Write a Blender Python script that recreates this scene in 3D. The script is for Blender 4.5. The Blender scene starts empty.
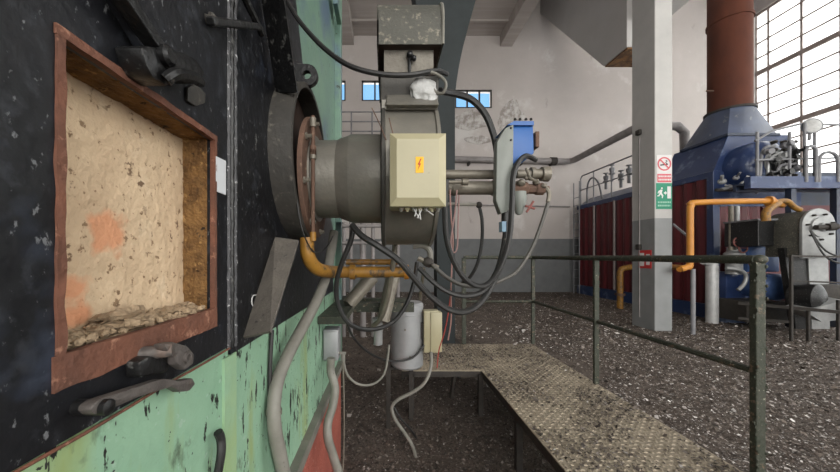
import bpy, bmesh, math, random
import numpy as np
from mathutils import Vector, Matrix, noise as mnoise

random.seed(4)
rng = np.random.default_rng(7)
scene = bpy.context.scene
COL = scene.collection

# ------------------------------------------------------------------ camera
H = 1.41            # camera height above the floor (m)
F = 320.0           # focal length in pixels of the 840 px frame
VX, VY = 386.0, 256.0
cam_d = bpy.data.cameras.new('camera')
cam = bpy.data.objects.new('camera', cam_d)
COL.objects.link(cam)
cam.location = (0, 0, H)
cam.rotation_euler = (math.radians(90), 0, 0)
cam_d.sensor_width = 36
cam_d.lens = 36 * F / 840
cam_d.shift_x = (420 - VX) / 840
cam_d.shift_y = (VY - 236) / 840
cam_d.clip_start = 0.02
cam_d.clip_end = 200
scene.camera = cam

# ------------------------------------------------------------------ world: partly cloudy sky
world = bpy.data.worlds.new('sky')
scene.world = world
world.use_nodes = True
wn = world.node_tree.nodes; wl = world.node_tree.links
wn.clear()
w_out = wn.new('ShaderNodeOutputWorld')
w_bg = wn.new('ShaderNodeBackground')
w_tc = wn.new('ShaderNodeTexCoord')
w_no = wn.new('ShaderNodeTexNoise'); w_no.inputs['Scale'].default_value = 1.1; w_no.inputs['Detail'].default_value = 3
w_mp = wn.new('ShaderNodeMapping'); w_mp.inputs['Location'].default_value = (2.52, 0.4, 0.2)
w_rp = wn.new('ShaderNodeValToRGB')
w_rp.color_ramp.elements[0].position = 0.43; w_rp.color_ramp.elements[0].color = (0.20, 0.50, 0.88, 1)
w_rp.color_ramp.elements[1].position = 0.52; w_rp.color_ramp.elements[1].color = (5.2, 5.1, 4.9, 1)
wl.new(w_tc.outputs['Generated'], w_mp.inputs['Vector'])
wl.new(w_mp.outputs['Vector'], w_no.inputs['Vector'])
wl.new(w_no.outputs['Fac'], w_rp.inputs['Fac'])
wl.new(w_rp.outputs['Color'], w_bg.inputs['Color'])
wl.new(w_bg.outputs['Background'], w_out.inputs['Surface'])
w_bg.inputs['Strength'].default_value = 1.0

def portal(name, loc, rot, sx, sy):
    l = bpy.data.lights.new(name, 'AREA'); l.shape = 'RECTANGLE'; l.size = sx; l.size_y = sy
    l.cycles.is_portal = True
    o = bpy.data.objects.new(name, l); COL.objects.link(o); o.location = loc; o.rotation_euler = rot
    return o
BY = 12.5           # back wall
RX = 14.3           # right wall
REAR = -7.0         # wall behind the camera
LX = -6.0           # left wall
portal('daylight_right_windows', (RX + .35, 2.7, 5.6), (0, math.radians(90), 0), 10.4, 19.0)
portal('daylight_rear_windows', (4.2, REAR - .3, 4.65), (math.radians(90), 0, 0), 17.0, 7.4)

vs = scene.view_settings
vs.view_transform = 'Standard'
vs.look = 'None'
vs.gamma = 1.0
vs.use_curve_mapping = False
vs.exposure = 0.34

# ------------------------------------------------------------------ helpers
def P(px, py, D):
    return Vector(((px - VX) / F * D, D, H + (VY - py) / F * D))

def PXP(px, py, X):
    """point on the plane x = X seen along that pixel"""
    return P(px, py, X * F / (px - VX))

def cr(pts, k=6):
    """Catmull-Rom through points"""
    pts = [Vector(p) for p in pts]
    out = []
    n = len(pts)
    for i in range(n - 1):
        p0 = pts[max(i - 1, 0)]; p1 = pts[i]; p2 = pts[i + 1]; p3 = pts[min(i + 2, n - 1)]
        for j in range(k):
            t = j / k
            out.append(0.5 * ((2 * p1) + (p2 - p0) * t + (2 * p0 - 5 * p1 + 4 * p2 - p3) * t * t + (3 * p1 - p0 - 3 * p2 + p3) * t ** 3))
    out.append(pts[-1])
    return out

class MB:
    def __init__(s):
        s.v = []; s.f = []
    def box(s, x0, x1, y0, y1, z0, z1):
        b = len(s.v)
        s.v += [(x0, y0, z0), (x1, y0, z0), (x1, y1, z0), (x0, y1, z0), (x0, y0, z1), (x1, y0, z1), (x1, y1, z1), (x0, y1, z1)]
        s.f += [tuple(b + i for i in q) for q in ((0, 3, 2, 1), (4, 5, 6, 7), (0, 1, 5, 4), (1, 2, 6, 5), (2, 3, 7, 6), (3, 0, 4, 7))]
        return s
    def bar(s, p, q, w, h, up=(0, 0, 1)):
        p = Vector(p); q = Vector(q); d = (q - p).normalized(); u = Vector(up)
        if abs(d.dot(u)) > .98: u = Vector((1, 0, 0))
        a = d.cross(u).normalized(); c = a.cross(d).normalized()
        b = len(s.v)
        for e in (p, q):
            for (i, j) in ((-1, -1), (1, -1), (1, 1), (-1, 1)):
                s.v.append(tuple(e + a * (i * w / 2) + c * (j * h / 2)))
        s.f += [tuple(b + i for i in q_) for q_ in ((0, 1, 2, 3), (7, 6, 5, 4), (0, 4, 5, 1), (1, 5, 6, 2), (2, 6, 7, 3), (3, 7, 4, 0))]
        return s
    def tube(s, pts, r, n=8, caps=True, rr=None):
        pts = [Vector(p) for p in pts]; b = len(s.v); m = len(pts)
        t0 = (pts[1] - pts[0]).normalized()
        u = Vector((0, 0, 1)) if abs(t0.z) < .9 else Vector((1, 0, 0))
        a = t0.cross(u).normalized()
        for i, p in enumerate(pts):
            t = (pts[min(i + 1, m - 1)] - pts[max(i - 1, 0)]).normalized()
            a = (a - t * a.dot(t)).normalized(); c = t.cross(a)
            ri = rr[i] if rr else r
            for k in range(n):
                an = 2 * math.pi * k / n
                s.v.append(tuple(p + a * (math.cos(an) * ri) + c * (math.sin(an) * ri)))
        for i in range(m - 1):
            for k in range(n):
                k2 = (k + 1) % n
                s.f.append((b + i * n + k, b + i * n + k2, b + (i + 1) * n + k2, b + (i + 1) * n + k))
        if caps:
            s.f.append(tuple(b + k for k in reversed(range(n))))
            s.f.append(tuple(b + (m - 1) * n + k for k in range(n)))
        return s
    def cyl(s, p, q, r0, r1=None, n=20, caps=True):
        return s.tube([p, q], r0, n, caps, [r0, r0 if r1 is None else r1])
    def lathe(s, c, axis, prof, n=36, closed=False):
        """profile of (t along axis, r)"""
        c = Vector(c); ax = Vector(axis).normalized()
        u = Vector((0, 0, 1)) if abs(ax.z) < .9 else Vector((1, 0, 0))
        a = ax.cross(u).normalized(); e = ax.cross(a)
        b = len(s.v); m = len(prof)
        for (t, r) in prof:
            for k in range(n):
                an = 2 * math.pi * k / n
                s.v.append(tuple(c + ax * t + (a * math.cos(an) + e * math.sin(an)) * max(r, 1e-5)))
        for i in range(m if closed else m - 1):
            i2 = (i + 1) % m
            for k in range(n):
                k2 = (k + 1) % n
                s.f.append((b + i * n + k, b + i * n + k2, b + i2 * n + k2, b + i2 * n + k))
        if not closed:
            s.f.append(tuple(b + k for k in reversed(range(n))))
            s.f.append(tuple(b + (m - 1) * n + k for k in range(n)))
        return s
    def prism(s, poly, off):
        poly = [Vector(p) for p in poly]; off = Vector(off); b = len(s.v); n = len(poly)
        s.v += [tuple(p) for p in poly] + [tuple(p + off) for p in poly]
        s.f.append(tuple(b + i for i in range(n)))
        s.f.append(tuple(b + n + i for i in reversed(range(n))))
        for i in range(n):
            j = (i + 1) % n
            s.f.append((b + i, b + n + i, b + n + j, b + j))
        return s
    def quad(s, a, b_, c, d):
        b = len(s.v); s.v += [tuple(a), tuple(b_), tuple(c), tuple(d)]; s.f.append((b, b + 1, b + 2, b + 3)); return s
    def sphere(s, c, r, n=12, m=8, sc=(1, 1, 1), jit=0, seed=0):
        c = Vector(c); b = len(s.v)
        for i in range(m + 1):
            th = math.pi * i / m
            for k in range(n):
                ph = 2 * math.pi * k / n
                d = Vector((math.sin(th) * math.cos(ph), math.sin(th) * math.sin(ph), math.cos(th)))
                rad = r * (1 + jit * mnoise.noise(d * 2.1 + Vector((seed * 3.7, seed, 0))))
                s.v.append((c.x + d.x * rad * sc[0], c.y + d.y * rad * sc[1], c.z + d.z * rad * sc[2]))
        for i in range(m):
            for k in range(n):
                k2 = (k + 1) % n
                s.f.append((b + i * n + k, b + (i + 1) * n + k, b + (i + 1) * n + k2, b + i * n + k2))
        return s
    def build(s, name, mat, parent=None, smooth=True, bevel=0, bseg=2, recalc=True, origin=None):
        v = np.array(s.v, dtype=float)
        if parent is not None:
            org = np.array(WORLD[parent.name])
        elif origin is not None:
            org = np.array(origin, dtype=float)
        else:
            org = np.array([(v[:, 0].min() + v[:, 0].max()) / 2, (v[:, 1].min() + v[:, 1].max()) / 2, v[:, 2].min()])
        me = bpy.data.meshes.new(name)
        me.from_pydata((v - org).tolist(), [], s.f)
        if recalc or bevel:
            bm = bmesh.new(); bm.from_mesh(me)
            bmesh.ops.remove_doubles(bm, verts=bm.verts, dist=1e-6)
            bmesh.ops.recalc_face_normals(bm, faces=bm.faces)
            if bevel:
                ed = [e for e in bm.edges if len(e.link_faces) == 2 and e.calc_face_angle(0) > .6]
                bmesh.ops.bevel(bm, geom=ed, offset=bevel, segments=bseg, affect='EDGES', profile=.5, clamp_overlap=True)
            bm.to_mesh(me); bm.free()
        if smooth:
            me.polygons.foreach_set('use_smooth', [True] * len(me.polygons))
            me.set_sharp_from_angle(angle=math.radians(38))
        me.materials.append(mat)
        o = bpy.data.objects.new(name, me)
        COL.objects.link(o)
        if parent is not None:
            o.parent = parent
            WORLD[o.name] = WORLD[parent.name]
        else:
            o.location = org
            WORLD[o.name] = tuple(org)
        return o

WORLD = {}
def thing(name, label, cat, loc=(0, 0, 0), group=None):
    o = bpy.data.objects.new(name, None); COL.objects.link(o); o.location = loc
    o.empty_display_size = .05
    o['label'] = label; o['category'] = cat
    if group: o['group'] = group
    WORLD[o.name] = tuple(loc)
    return o
def tag(o, label, cat, group=None):
    o['label'] = label; o['category'] = cat
    if group: o['group'] = group
    return o
def struct(o, label=None):
    o['kind'] = 'structure'
    if label: o['label'] = label
    return o

def M(name, c1, c2=None, scale=6, rough=.6, metal=0.0, bump=.15, bscale=60, spots=(), contrast=.18, stretch=None, spec=.4):
    m = bpy.data.materials.new(name); m.use_nodes = True
    n = m.node_tree.nodes; l = m.node_tree.links
    bs = n['Principled BSDF']
    bs.inputs['Roughness'].default_value = rough
    bs.inputs['Metallic'].default_value = metal
    bs.inputs['Specular IOR Level'].default_value = spec
    tc = n.new('ShaderNodeTexCoord')
    def noisefac(sc, lo, hi, st=None, detail=6, off=0):
        src = tc.outputs['Object']
        mp = n.new('ShaderNodeMapping'); mp.inputs['Scale'].default_value = st or (1, 1, 1)
        mp.inputs['Location'].default_value = (off, off * .7, off * .3)
        l.new(src, mp.inputs['Vector'])
        no = n.new('ShaderNodeTexNoise'); no.inputs['Scale'].default_value = sc; no.inputs['Detail'].default_value = detail
        no.inputs['Roughness'].default_value = .62
        l.new(mp.outputs['Vector'], no.inputs['Vector'])
        mr = n.new('ShaderNodeMapRange'); mr.clamp = True; mr.inputs['From Min'].default_value = lo; mr.inputs['From Max'].default_value = hi
        l.new(no.outputs['Fac'], mr.inputs['Value'])
        return mr.outputs['Result']
    def mix(a, b, fac):
        x = n.new('ShaderNodeMix'); x.data_type = 'RGBA'
        l.new(fac, x.inputs['Factor'])
        if isinstance(a, tuple): x.inputs['A'].default_value = (*a, 1)
        else: l.new(a, x.inputs['A'])
        x.inputs['B'].default_value = (*b, 1)
        return x.outputs['Result']
    c2 = c2 or tuple(x * .7 for x in c1)
    col = mix(c1, c2, noisefac(scale, .5 - contrast, .5 + contrast, stretch))
    for i, sp in enumerate(spots):
        c, sc, th = sp[0], sp[1], sp[2]
        st = sp[3] if len(sp) > 3 else None
        wd = sp[4] if len(sp) > 4 else .05
        col = mix(col, c, noisefac(sc, th, th + wd, st, 5, 3.1 * (i + 1)))
    l.new(col, bs.inputs['Base Color'])
    if bump:
        no = n.new('ShaderNodeTexNoise'); no.inputs['Scale'].default_value = bscale; no.inputs['Detail'].default_value = 4
        l.new(tc.outputs['Object'], no.inputs['Vector'])
        bp = n.new('ShaderNodeBump'); bp.inputs['Strength'].default_value = bump; bp.inputs['Distance'].default_value = .01
        l.new(no.outputs['Fac'], bp.inputs['Height']); l.new(bp.outputs['Normal'], bs.inputs['Normal'])
    return m

def zband(m, z, c_low):
    """paint the part of a wall material below world height z in another colour"""
    n = m.node_tree.nodes; l = m.node_tree.links
    bs = n['Principled BSDF']
    lk = bs.inputs['Base Color'].links[0].from_socket
    ge = n.new('ShaderNodeNewGeometry'); sx = n.new('ShaderNodeSeparateXYZ'); l.new(ge.outputs['Position'], sx.inputs[0])
    no = n.new('ShaderNodeTexNoise'); no.inputs['Scale'].default_value = 5; l.new(ge.outputs['Position'], no.inputs['Vector'])
    lt = n.new('ShaderNodeMath'); lt.operation = 'LESS_THAN'; lt.inputs[1].default_value = z; l.new(sx.outputs['Z'], lt.inputs[0])
    x = n.new('ShaderNodeMix'); x.data_type = 'RGBA'; l.new(lt.outputs[0], x.inputs['Factor']); l.new(lk, x.inputs['A'])
    y = n.new('ShaderNodeMix'); y.data_type = 'RGBA'; l.new(no.outputs['Fac'], y.inputs['Factor'])
    y.inputs['A'].default_value = (*c_low, 1); y.inputs['B'].default_value = (*[q * .7 for q in c_low], 1)
    l.new(y.outputs['Result'], x.inputs['B']); l.new(x.outputs['Result'], bs.inputs['Base Color'])
    return m

def flat(name, c, rough=.6):
    return M(name, c, tuple(x * .9 for x in c), bump=0, rough=rough)

# ------------------------------------------------------------------ materials
m_black = M('black_plate_paint', (.006, .0062, .0075), (.011, .0115, .014), 5, .42, 0, .14, 45, spec=.3,
            spots=[((.022, .024, .029), 24, .56, None, .10), ((.13, .135, .14), 110, .63, (1, 1, .6), .06), ((.22, .22, .21), 30, .69, (1, .6, .35), .02), ((.028, .036, .055), 3.5, .56, None, .1)])
m_black2 = M('black_iron', (.006, .006, .0065), (.012, .012, .012), 14, .4, 0, .25, 70, spots=[((.10, .10, .095), 40, .60, None, .08)])
m_green = M('chipped_green_paint', (.26, .42, .29), (.21, .36, .245), 5, .5, 0, .15, 60,
            spots=[((.25, .32, .13), 2.2, .56, (1, 2.5, .5), .12), ((.09, .13, .085), 16, .60, (1, 1, .5), .08), ((.30, .43, .33), 40, .62, None, .05), ((.013, .013, .012), 24, .605, (1, 1.4, .42), .012), ((.02, .02, .02), 60, .66, None, .02)])
m_green_up = M('green_panel_paint', (.14, .235, .165), (.10, .17, .14), 3, .4, 0, .08, 40,
               spots=[((.08, .12, .165), 2.3, .52, None, .15), ((.03, .035, .03), 25, .64, None, .03)])
m_greendark = M('green_rail_paint', (.024, .030, .019), (.04, .042, .03), 20, .6, 0, .4, 90, spots=[((.10, .075, .05), 30, .58, None, .06), ((.20, .20, .15), 60, .63, None, .04)])
m_rustframe = M('rusty_frame', (.17, .068, .040), (.10, .045, .030), 16, .8, 0, .4, 90, spots=[((.33, .17, .11), 45, .60, None, .1), ((.05, .03, .025), 30, .66, None, .06)])
m_insul = M('brown_insulation', (.27, .145, .05), (.10, .05, .018), 30, .95, 0, 1.0, 110, spots=[((.36, .21, .08), 60, .58, None, .08), ((.03, .018, .01), 45, .62, None, .05)])
m_cream = M('cream_refractory', (.58, .44, .29), (.50, .365, .235), 9, .9, 0, .6, 70,
            spots=[((.22, .14, .08), 75, .60, None, .05), ((.62, .49, .34), 14, .56, None, .1), ((.16, .10, .06), 30, .645, None, .03)])
def patch(m, pts, c):
    n = m.node_tree.nodes; l = m.node_tree.links; bs = n['Principled BSDF']
    tc = n.new('ShaderNodeTexCoord'); no = n.new('ShaderNodeTexNoise'); no.inputs['Scale'].default_value = 38; no.inputs['Detail'].default_value = 5
    l.new(tc.outputs['Object'], no.inputs['Vector'])
    for (p, rad) in pts:
        col = bs.inputs['Base Color'].links[0].from_socket
        d = n.new('ShaderNodeVectorMath'); d.operation = 'DISTANCE'; d.inputs[1].default_value = p; l.new(tc.outputs['Object'], d.inputs[0])
        a = n.new('ShaderNodeMath'); a.operation = 'MULTIPLY_ADD'; a.inputs[1].default_value = -rad * 2.4; l.new(no.outputs['Fac'], a.inputs[0]); l.new(d.outputs['Value'], a.inputs[2])
        mr = n.new('ShaderNodeMapRange'); mr.inputs['From Min'].default_value = -rad * .1; mr.inputs['From Max'].default_value = -rad * .75; mr.inputs['To Max'].default_value = .85; l.new(a.outputs[0], mr.inputs['Value'])
        x = n.new('ShaderNodeMix'); x.data_type = 'RGBA'; l.new(mr.outputs['Result'], x.inputs['Factor']); l.new(col, x.inputs['A']); x.inputs['B'].default_value = (*c, 1); l.new(x.outputs['Result'], bs.inputs['Base Color'])
# bare orange brick showing through the refractory coat (positions in the boiler's own frame)
patch(m_cream, [((.822, -.368, 1.445), .034), ((.822, -.415, 1.365), .026), ((.822, -.408, 1.335), .018)], (.60, .27, .14))
m_crumb = M('refractory_crumb', (.42, .31, .20), (.25, .18, .11), 40, .95, 0, .8, 120)
m_rust = M('rust_brown', (.135, .075, .05), (.085, .05, .036), 12, .8, 0, .3, 80, spots=[((.30, .21, .14), 26, .62, None, .1)])
m_chim = M('chimney_rust_paint', (.105, .034, .019), (.07, .025, .017), 2.5, .75, 0, .08, 30, stretch=(1, 1, .4), spec=.2)
m_burner = M('dusty_grey_green_metal', (.21, .195, .165), (.145, .138, .12), 7, .42, .3, .15, 60, spots=[((.20, .185, .15), 20, .60, None, .12)])
m_dust = M('dust_topped_metal', (.10, .097, .08), (.065, .064, .055), 9, .65, .1, .3, 120, spots=[((.24, .215, .17), 50, .56, None, .12)])
m_damper = M('dark_grey_damper', (.04, .039, .035), (.065, .06, .052), 12, .6, .1, .2, 70)
m_brownin = M('dark_brown_steel', (.05, .026, .018), (.03, .018, .014), 10, .7)
m_boxbeige = M('beige_enamel', (.37, .335, .215), (.33, .30, .19), 6, .42, 0, .04, 40, spots=[((.28, .25, .17), 40, .70, None, .05)])
m_steelgrey = M('steel_column_paint', (.024, .028, .028), (.034, .040, .042), 2, .75, 0, .05, 20, spec=.2)
m_concrete = M('column_paint', (.46, .45, .43), (.39, .38, .365), 2.2, .65, 0, .08, 25, spots=[((.30, .28, .26), 9, .68, (1, 1, .3), .08)])
zband(m_concrete, 2.12, (.25, .258, .258))
m_wall = M('stained_plaster', (.47, .43, .41), (.40, .365, .345), .5, .85, 0, .1, 14, spots=[((.54, .52, .50), .9, .58, None, .12), ((.26, .235, .22), 1.3, .68, (1, 1, .4), .08)])
zband(m_wall, 2.08, (.175, .182, .185))
m_plaster = M('plain_plaster', (.47, .44, .425), (.40, .37, .355), .6, .85, 0, .06, 14)
m_peel = M('peeled_plaster', (.50, .48, .46), (.27, .24, .22), 4, .9, 0, .5, 9, contrast=.08)
m_ceil = M('ceiling_concrete', (.40, .36, .335), (.31, .28, .26), 1.2, .85, 0, .1, 10, stretch=(.25, 4, 1))
m_chute = M('chute_concrete', (.46, .45, .44), (.40, .385, .37), .6, .8, 0, .05, 10)
m_white = M('white_plaster', (.62, .61, .59), (.56, .55, .53), 1.2, .8, 0, .03, 10)
m_floor = M('dirty_floor', (.125, .098, .08), (.07, .055, .045), 3.5, .85, 0, .7, 30, spots=[((.16, .14, .12), 9, .60, None, .1), ((.02, .017, .015), 22, .62, None, .06)])
m_deck = M('dusty_checker_plate', (.34, .29, .215), (.23, .19, .14), 5, .8, .1, .35, 90, spots=[((.08, .065, .05), 24, .63, None, .05)])
m_stud = M('worn_stud', (.40, .34, .255), (.27, .225, .165), 5, .7, .1, .2, 90)
m_edge = M('dark_angle_iron', (.022, .019, .017), (.04, .034, .028), 18, .7, 0, .3, 80)
m_blue = M('boiler_blue_paint', (.024, .045, .125), (.018, .032, .085), 2.2, .28, 0, .05, 12, spots=[((.13, .17, .26), 2.6, .56, None, .14), ((.10, .09, .08), 14, .68, None, .08)])
m_bluedark = M('dull_dark_blue', (.022, .036, .075), (.03, .034, .045), 3, .45, 0, .05, 12)
m_hood = M('grey_blue_hood', (.085, .105, .165), (.06, .07, .10), 2, .35, 0, .05, 12, spots=[((.20, .21, .22), 5, .60, None, .1)])
m_red = M('red_corrugated', (.10, .010, .014), (.07, .009, .012), 1.5, .45, 0, .03, 20, spots=[((.16, .06, .055), 7, .68, (1, 1, .3), .1)])
m_strip = M('pale_strip', (.34, .30, .29), (.25, .21, .20), 4, .6)
m_yellow = M('gas_pipe_yellow', (.52, .22, .03), (.40, .16, .025), 6, .45, 0, .06, 40, spots=[((.20, .10, .04), 25, .66, None, .06)])
m_yellow2 = M('dirty_gas_pipe_yellow', (.30, .15, .02), (.19, .09, .02), 9, .5, 0, .2, 60, spots=[((.08, .05, .025), 25, .55, None, .08)])
m_galv = M('grey_aluminium', (.33, .335, .33), (.24, .245, .245), 6, .42, .35, .08, 50, spots=[((.15, .13, .11), 25, .68, None, .06)])
m_silver = M('pale_aluminium_end', (.50, .50, .49), (.38, .385, .385), 7, .42, .2, .08, 40)
m_pipe = M('dirty_steel_pipe', (.21, .19, .155), (.13, .115, .09), 14, .5, .3, .2, 70)
m_rubber = M('black_rubber', (.012, .012, .012), (.022, .021, .02), 16, .5, 0, .1, 60, spots=[((.11, .10, .085), 35, .64, None, .1)])
m_hosegrey = M('dusty_dark_hose', (.085, .08, .07), (.055, .052, .047), 16, .55, 0, .1, 60, spots=[((.16, .145, .12), 35, .60, None, .1)])
m_conduit = M('grey_conduit', (.20, .19, .165), (.135, .13, .11), 12, .5, 0, .1, 60, spots=[((.08, .07, .06), 30, .66, None, .05)])
m_rail_grey = M('grey_handrail', (.22, .22, .23), (.14, .14, .15), 5, .5)
m_bluebox = M('bright_blue_enamel', (.010, .085, .29), (.009, .07, .25), 10, .4, 0, .03, 40, spots=[((.03, .05, .09), 35, .70, None, .04)])
m_cover = M('grey_green_cover', (.19, .205, .185), (.145, .155, .14), 8, .45, 0, .06, 40)
m_tank = M('grey_tank', (.34, .345, .35), (.26, .265, .27), 5, .4, .25, .05, 30)
m_redbase = M('red_plinth_paint', (.36, .095, .065), (.27, .075, .055), 12, .75, 0, .5, 80, spots=[((.42, .22, .17), 35, .62, None, .08), ((.10, .05, .04), 22, .68, None, .05)])
m_bluemotor = M('pale_blue_enamel', (.07, .135, .32), (.05, .10, .24), 5, .4)
m_glassp = None

def glass_mat(name, tint, trans):
    m = bpy.data.materials.new(name); m.use_nodes = True
    n = m.node_tree.nodes; l = m.node_tree.links; n.clear()
    out = n.new('ShaderNodeOutputMaterial')
    tl = n.new('ShaderNodeBsdfTranslucent'); tr = n.new('ShaderNodeBsdfTransparent'); mx = n.new('ShaderNodeMixShader')
    tc = n.new('ShaderNodeTexCoord'); no = n.new('ShaderNodeTexNoise'); no.inputs['Scale'].default_value = 2.2
    oi = n.new('ShaderNodeObjectInfo')
    ad = n.new('ShaderNodeVectorMath'); ad.operation = 'ADD'
    l.new(tc.outputs['Object'], ad.inputs[0]); l.new(oi.outputs['Location'], ad.inputs[1])
    l.new(ad.outputs[0], no.inputs['Vector'])
    cm = n.new('ShaderNodeMix'); cm.data_type = 'RGBA'
    cm.inputs['A'].default_value = (*tint, 1); cm.inputs['B'].default_value = (*[t * .75 for t in tint], 1)
    l.new(no.outputs['Fac'], cm.inputs['Factor'])
    l.new(cm.outputs['Result'], tl.inputs['Color'])
    tr.inputs['Color'].default_value = (.96, .97, .97, 1)
    mx.inputs[0].default_value = trans
    l.new(tl.outputs[0], mx.inputs[1]); l.new(tr.outputs[0], mx.inputs[2]); l.new(mx.outputs[0], out.inputs['Surface'])
    return m
m_frost = glass_mat('frosted_dirty_glass', (.92, .92, .91), .45)
m_clear = glass_mat('dusty_clear_glass', (.7, .7, .7), .97)

# ================================================================== SETTING
# floor
b = MB(); b.box(LX, RX, REAR, BY, -.25, 0)
struct(b.build('floor', m_floor, smooth=False), 'dark dirty concrete floor')

def wall_holes(name, mat, axis, pos, th, a0, a1, z0, z1, holes):
    """wall in plane axis=pos with rectangular holes (a0,a1,z0,z1); cells between the cut lines are kept"""
    As = sorted({a0, a1, *[h[0] for h in holes], *[h[1] for h in holes]})
    Zs = sorted({z0, z1, *[h[2] for h in holes], *[h[3] for h in holes]})
    b = MB()
    for i in range(len(As) - 1):
        for j in range(len(Zs) - 1):
            ca = (As[i] + As[i + 1]) / 2; cz = (Zs[j] + Zs[j + 1]) / 2
            if any(h[0] < ca < h[1] and h[2] < cz < h[3] for h in holes): continue
            if axis == 'y': b.box(As[i], As[i + 1], pos, pos + th, Zs[j], Zs[j + 1])
            else: b.box(pos, pos + th, As[i], As[i + 1], Zs[j], Zs[j + 1])
    return struct(b.build(name, mat, smooth=False, recalc=False))

CEIL_L = H + 8.6
CEIL_R = H + 11.2
bw_holes = [(2.70, 4.14, H + 5.78, H + 6.50), (-.95, .60, H + 6.06, H + 6.86), (-3.1, -1.58, H + 6.06, H + 6.86)]
wall_holes('wall_back', m_wall, 'y', BY, .3, LX, RX + .3, 0, CEIL_R, bw_holes)
WZ0, WZ1 = H - .99, H + 9.375
wall_holes('wall_right', m_wall, 'x', RX, .3, REAR, BY, 0, CEIL_R, [(REAR + .4, BY - .06, WZ0, WZ1)])
wall_holes('wall_rear', m_wall, 'y', REAR - .3, .3, LX, RX + .3, 0, CEIL_R, [(-4.2, 12.6, 1.0, 8.3)])
b = MB(); b.box(LX - .3, LX, REAR - .3, BY + .3, 0, CEIL_R); struct(b.build('wall_left', m_wall, smooth=False))
b = MB(); b.box(LX, 4.9, REAR, BY, CEIL_L, CEIL_L + .25)
struct(b.build('ceiling', m_ceil, smooth=False), 'low concrete ceiling over the left bay')
b = MB(); b.box(4.9, RX + .3, REAR, BY + .3, CEIL_R, CEIL_R + .25); b.box(4.7, 4.9, REAR, BY, CEIL_L, CEIL_R + .1)
struct(b.build('ceiling', m_ceil, smooth=False), 'high concrete ceiling over the right bay')
# ceiling ribs and beams
b = MB(); b.box(4.45, 4.92, REAR, BY, CEIL_L - .42, CEIL_L + .01); struct(b.build('trim_1', m_ceil, smooth=False), 'long concrete beam under the ceiling edge')
b = MB(); b.box(-1.72, -1.25, REAR, BY, CEIL_L - .36, CEIL_L + .01); struct(b.build('trim_2', m_ceil, smooth=False), 'long concrete beam above the green boiler')
tr = MB()
for k in range(7):
    y = BY - .9 - k * 1.2
    tr.box(LX, 4.45, y, y + .10, CEIL_L - .07, CEIL_L + .01)
struct(tr.build('trim_3', m_ceil, smooth=False), 'thin cross ribs on the low ceiling')

# peeled plaster patches on the back wall
def blob_patch(name, label, cx, cz, rx, rz, seed, mat):
    b = MB(); pts = []
    for k in range(26):
        an = 2 * math.pi * k / 26
        r = 1 + .55 * mnoise.noise(Vector((math.cos(an) * 1.3 + seed, math.sin(an) * 1.3, seed)))
        pts.append((cx + math.cos(an) * rx * r, BY - .012, cz + math.sin(an) * rz * r))
    b.prism(pts, (0, .011, 0))
    return b.build(name, mat, smooth=False)
peel_root = thing('peeled_plaster', 'pale crumbling plaster patch below the small window on the back wall', 'plaster patch', (3.9, BY - .01, H + 4.6))
for i, (cx, cz, rx, rz, sd) in enumerate([(3.35, H + 5.3, .85, .34, 1.2), (4.85, H + 5.35, .5, .62, 5.1), (3.6, H + 4.55, .45, .16, 8.3), (4.7, H + 4.62, .4, .14, 3.3)]):
    o = blob_patch('patch', '', cx, cz, rx, rz, sd, m_peel)
    o.parent = peel_root; o.location = Vector(WORLD[o.name]) - Vector(WORLD[peel_root.name])

# small windows of the back wall
for i, (x0, x1, z0, z1) in enumerate(bw_holes):
    f = MB(); t = .05
    f.box(x0, x1, BY + .02, BY + .10, z0, z0 + t); f.box(x0, x1, BY + .02, BY + .10, z1 - t, z1)
    f.box(x0, x0 + t, BY + .02, BY + .10, z0, z1); f.box(x1 - t, x1, BY + .02, BY + .10, z0, z1)
    n = 3
    for k in range(1, n):
        x = x0 + (x1 - x0) * k / n; f.box(x - .03, x + .03, BY + .02, BY + .10, z0, z1)
    w = thing('window_%d' % (i + 1), ['small three-pane window high on the back wall right of steel column', 'small high window left of the burner air inlet', 'small high window beside the green boiler edge'][i], 'window', ((x0 + x1) / 2, BY + .05, z0))
    w['kind'] = 'structure'; del w['category']
    f.build('window_frame', m_edge, w, smooth=False)
    for k in range(n):
        g = MB(); a = x0 + (x1 - x0) * k / n; c = x0 + (x1 - x0) * (k + 1) / n
        g.box(a + .03, c - .03, BY + .055, BY + .065, z0 + .04, z1 - .04); g.build('pane', m_clear, w, smooth=False)

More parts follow.
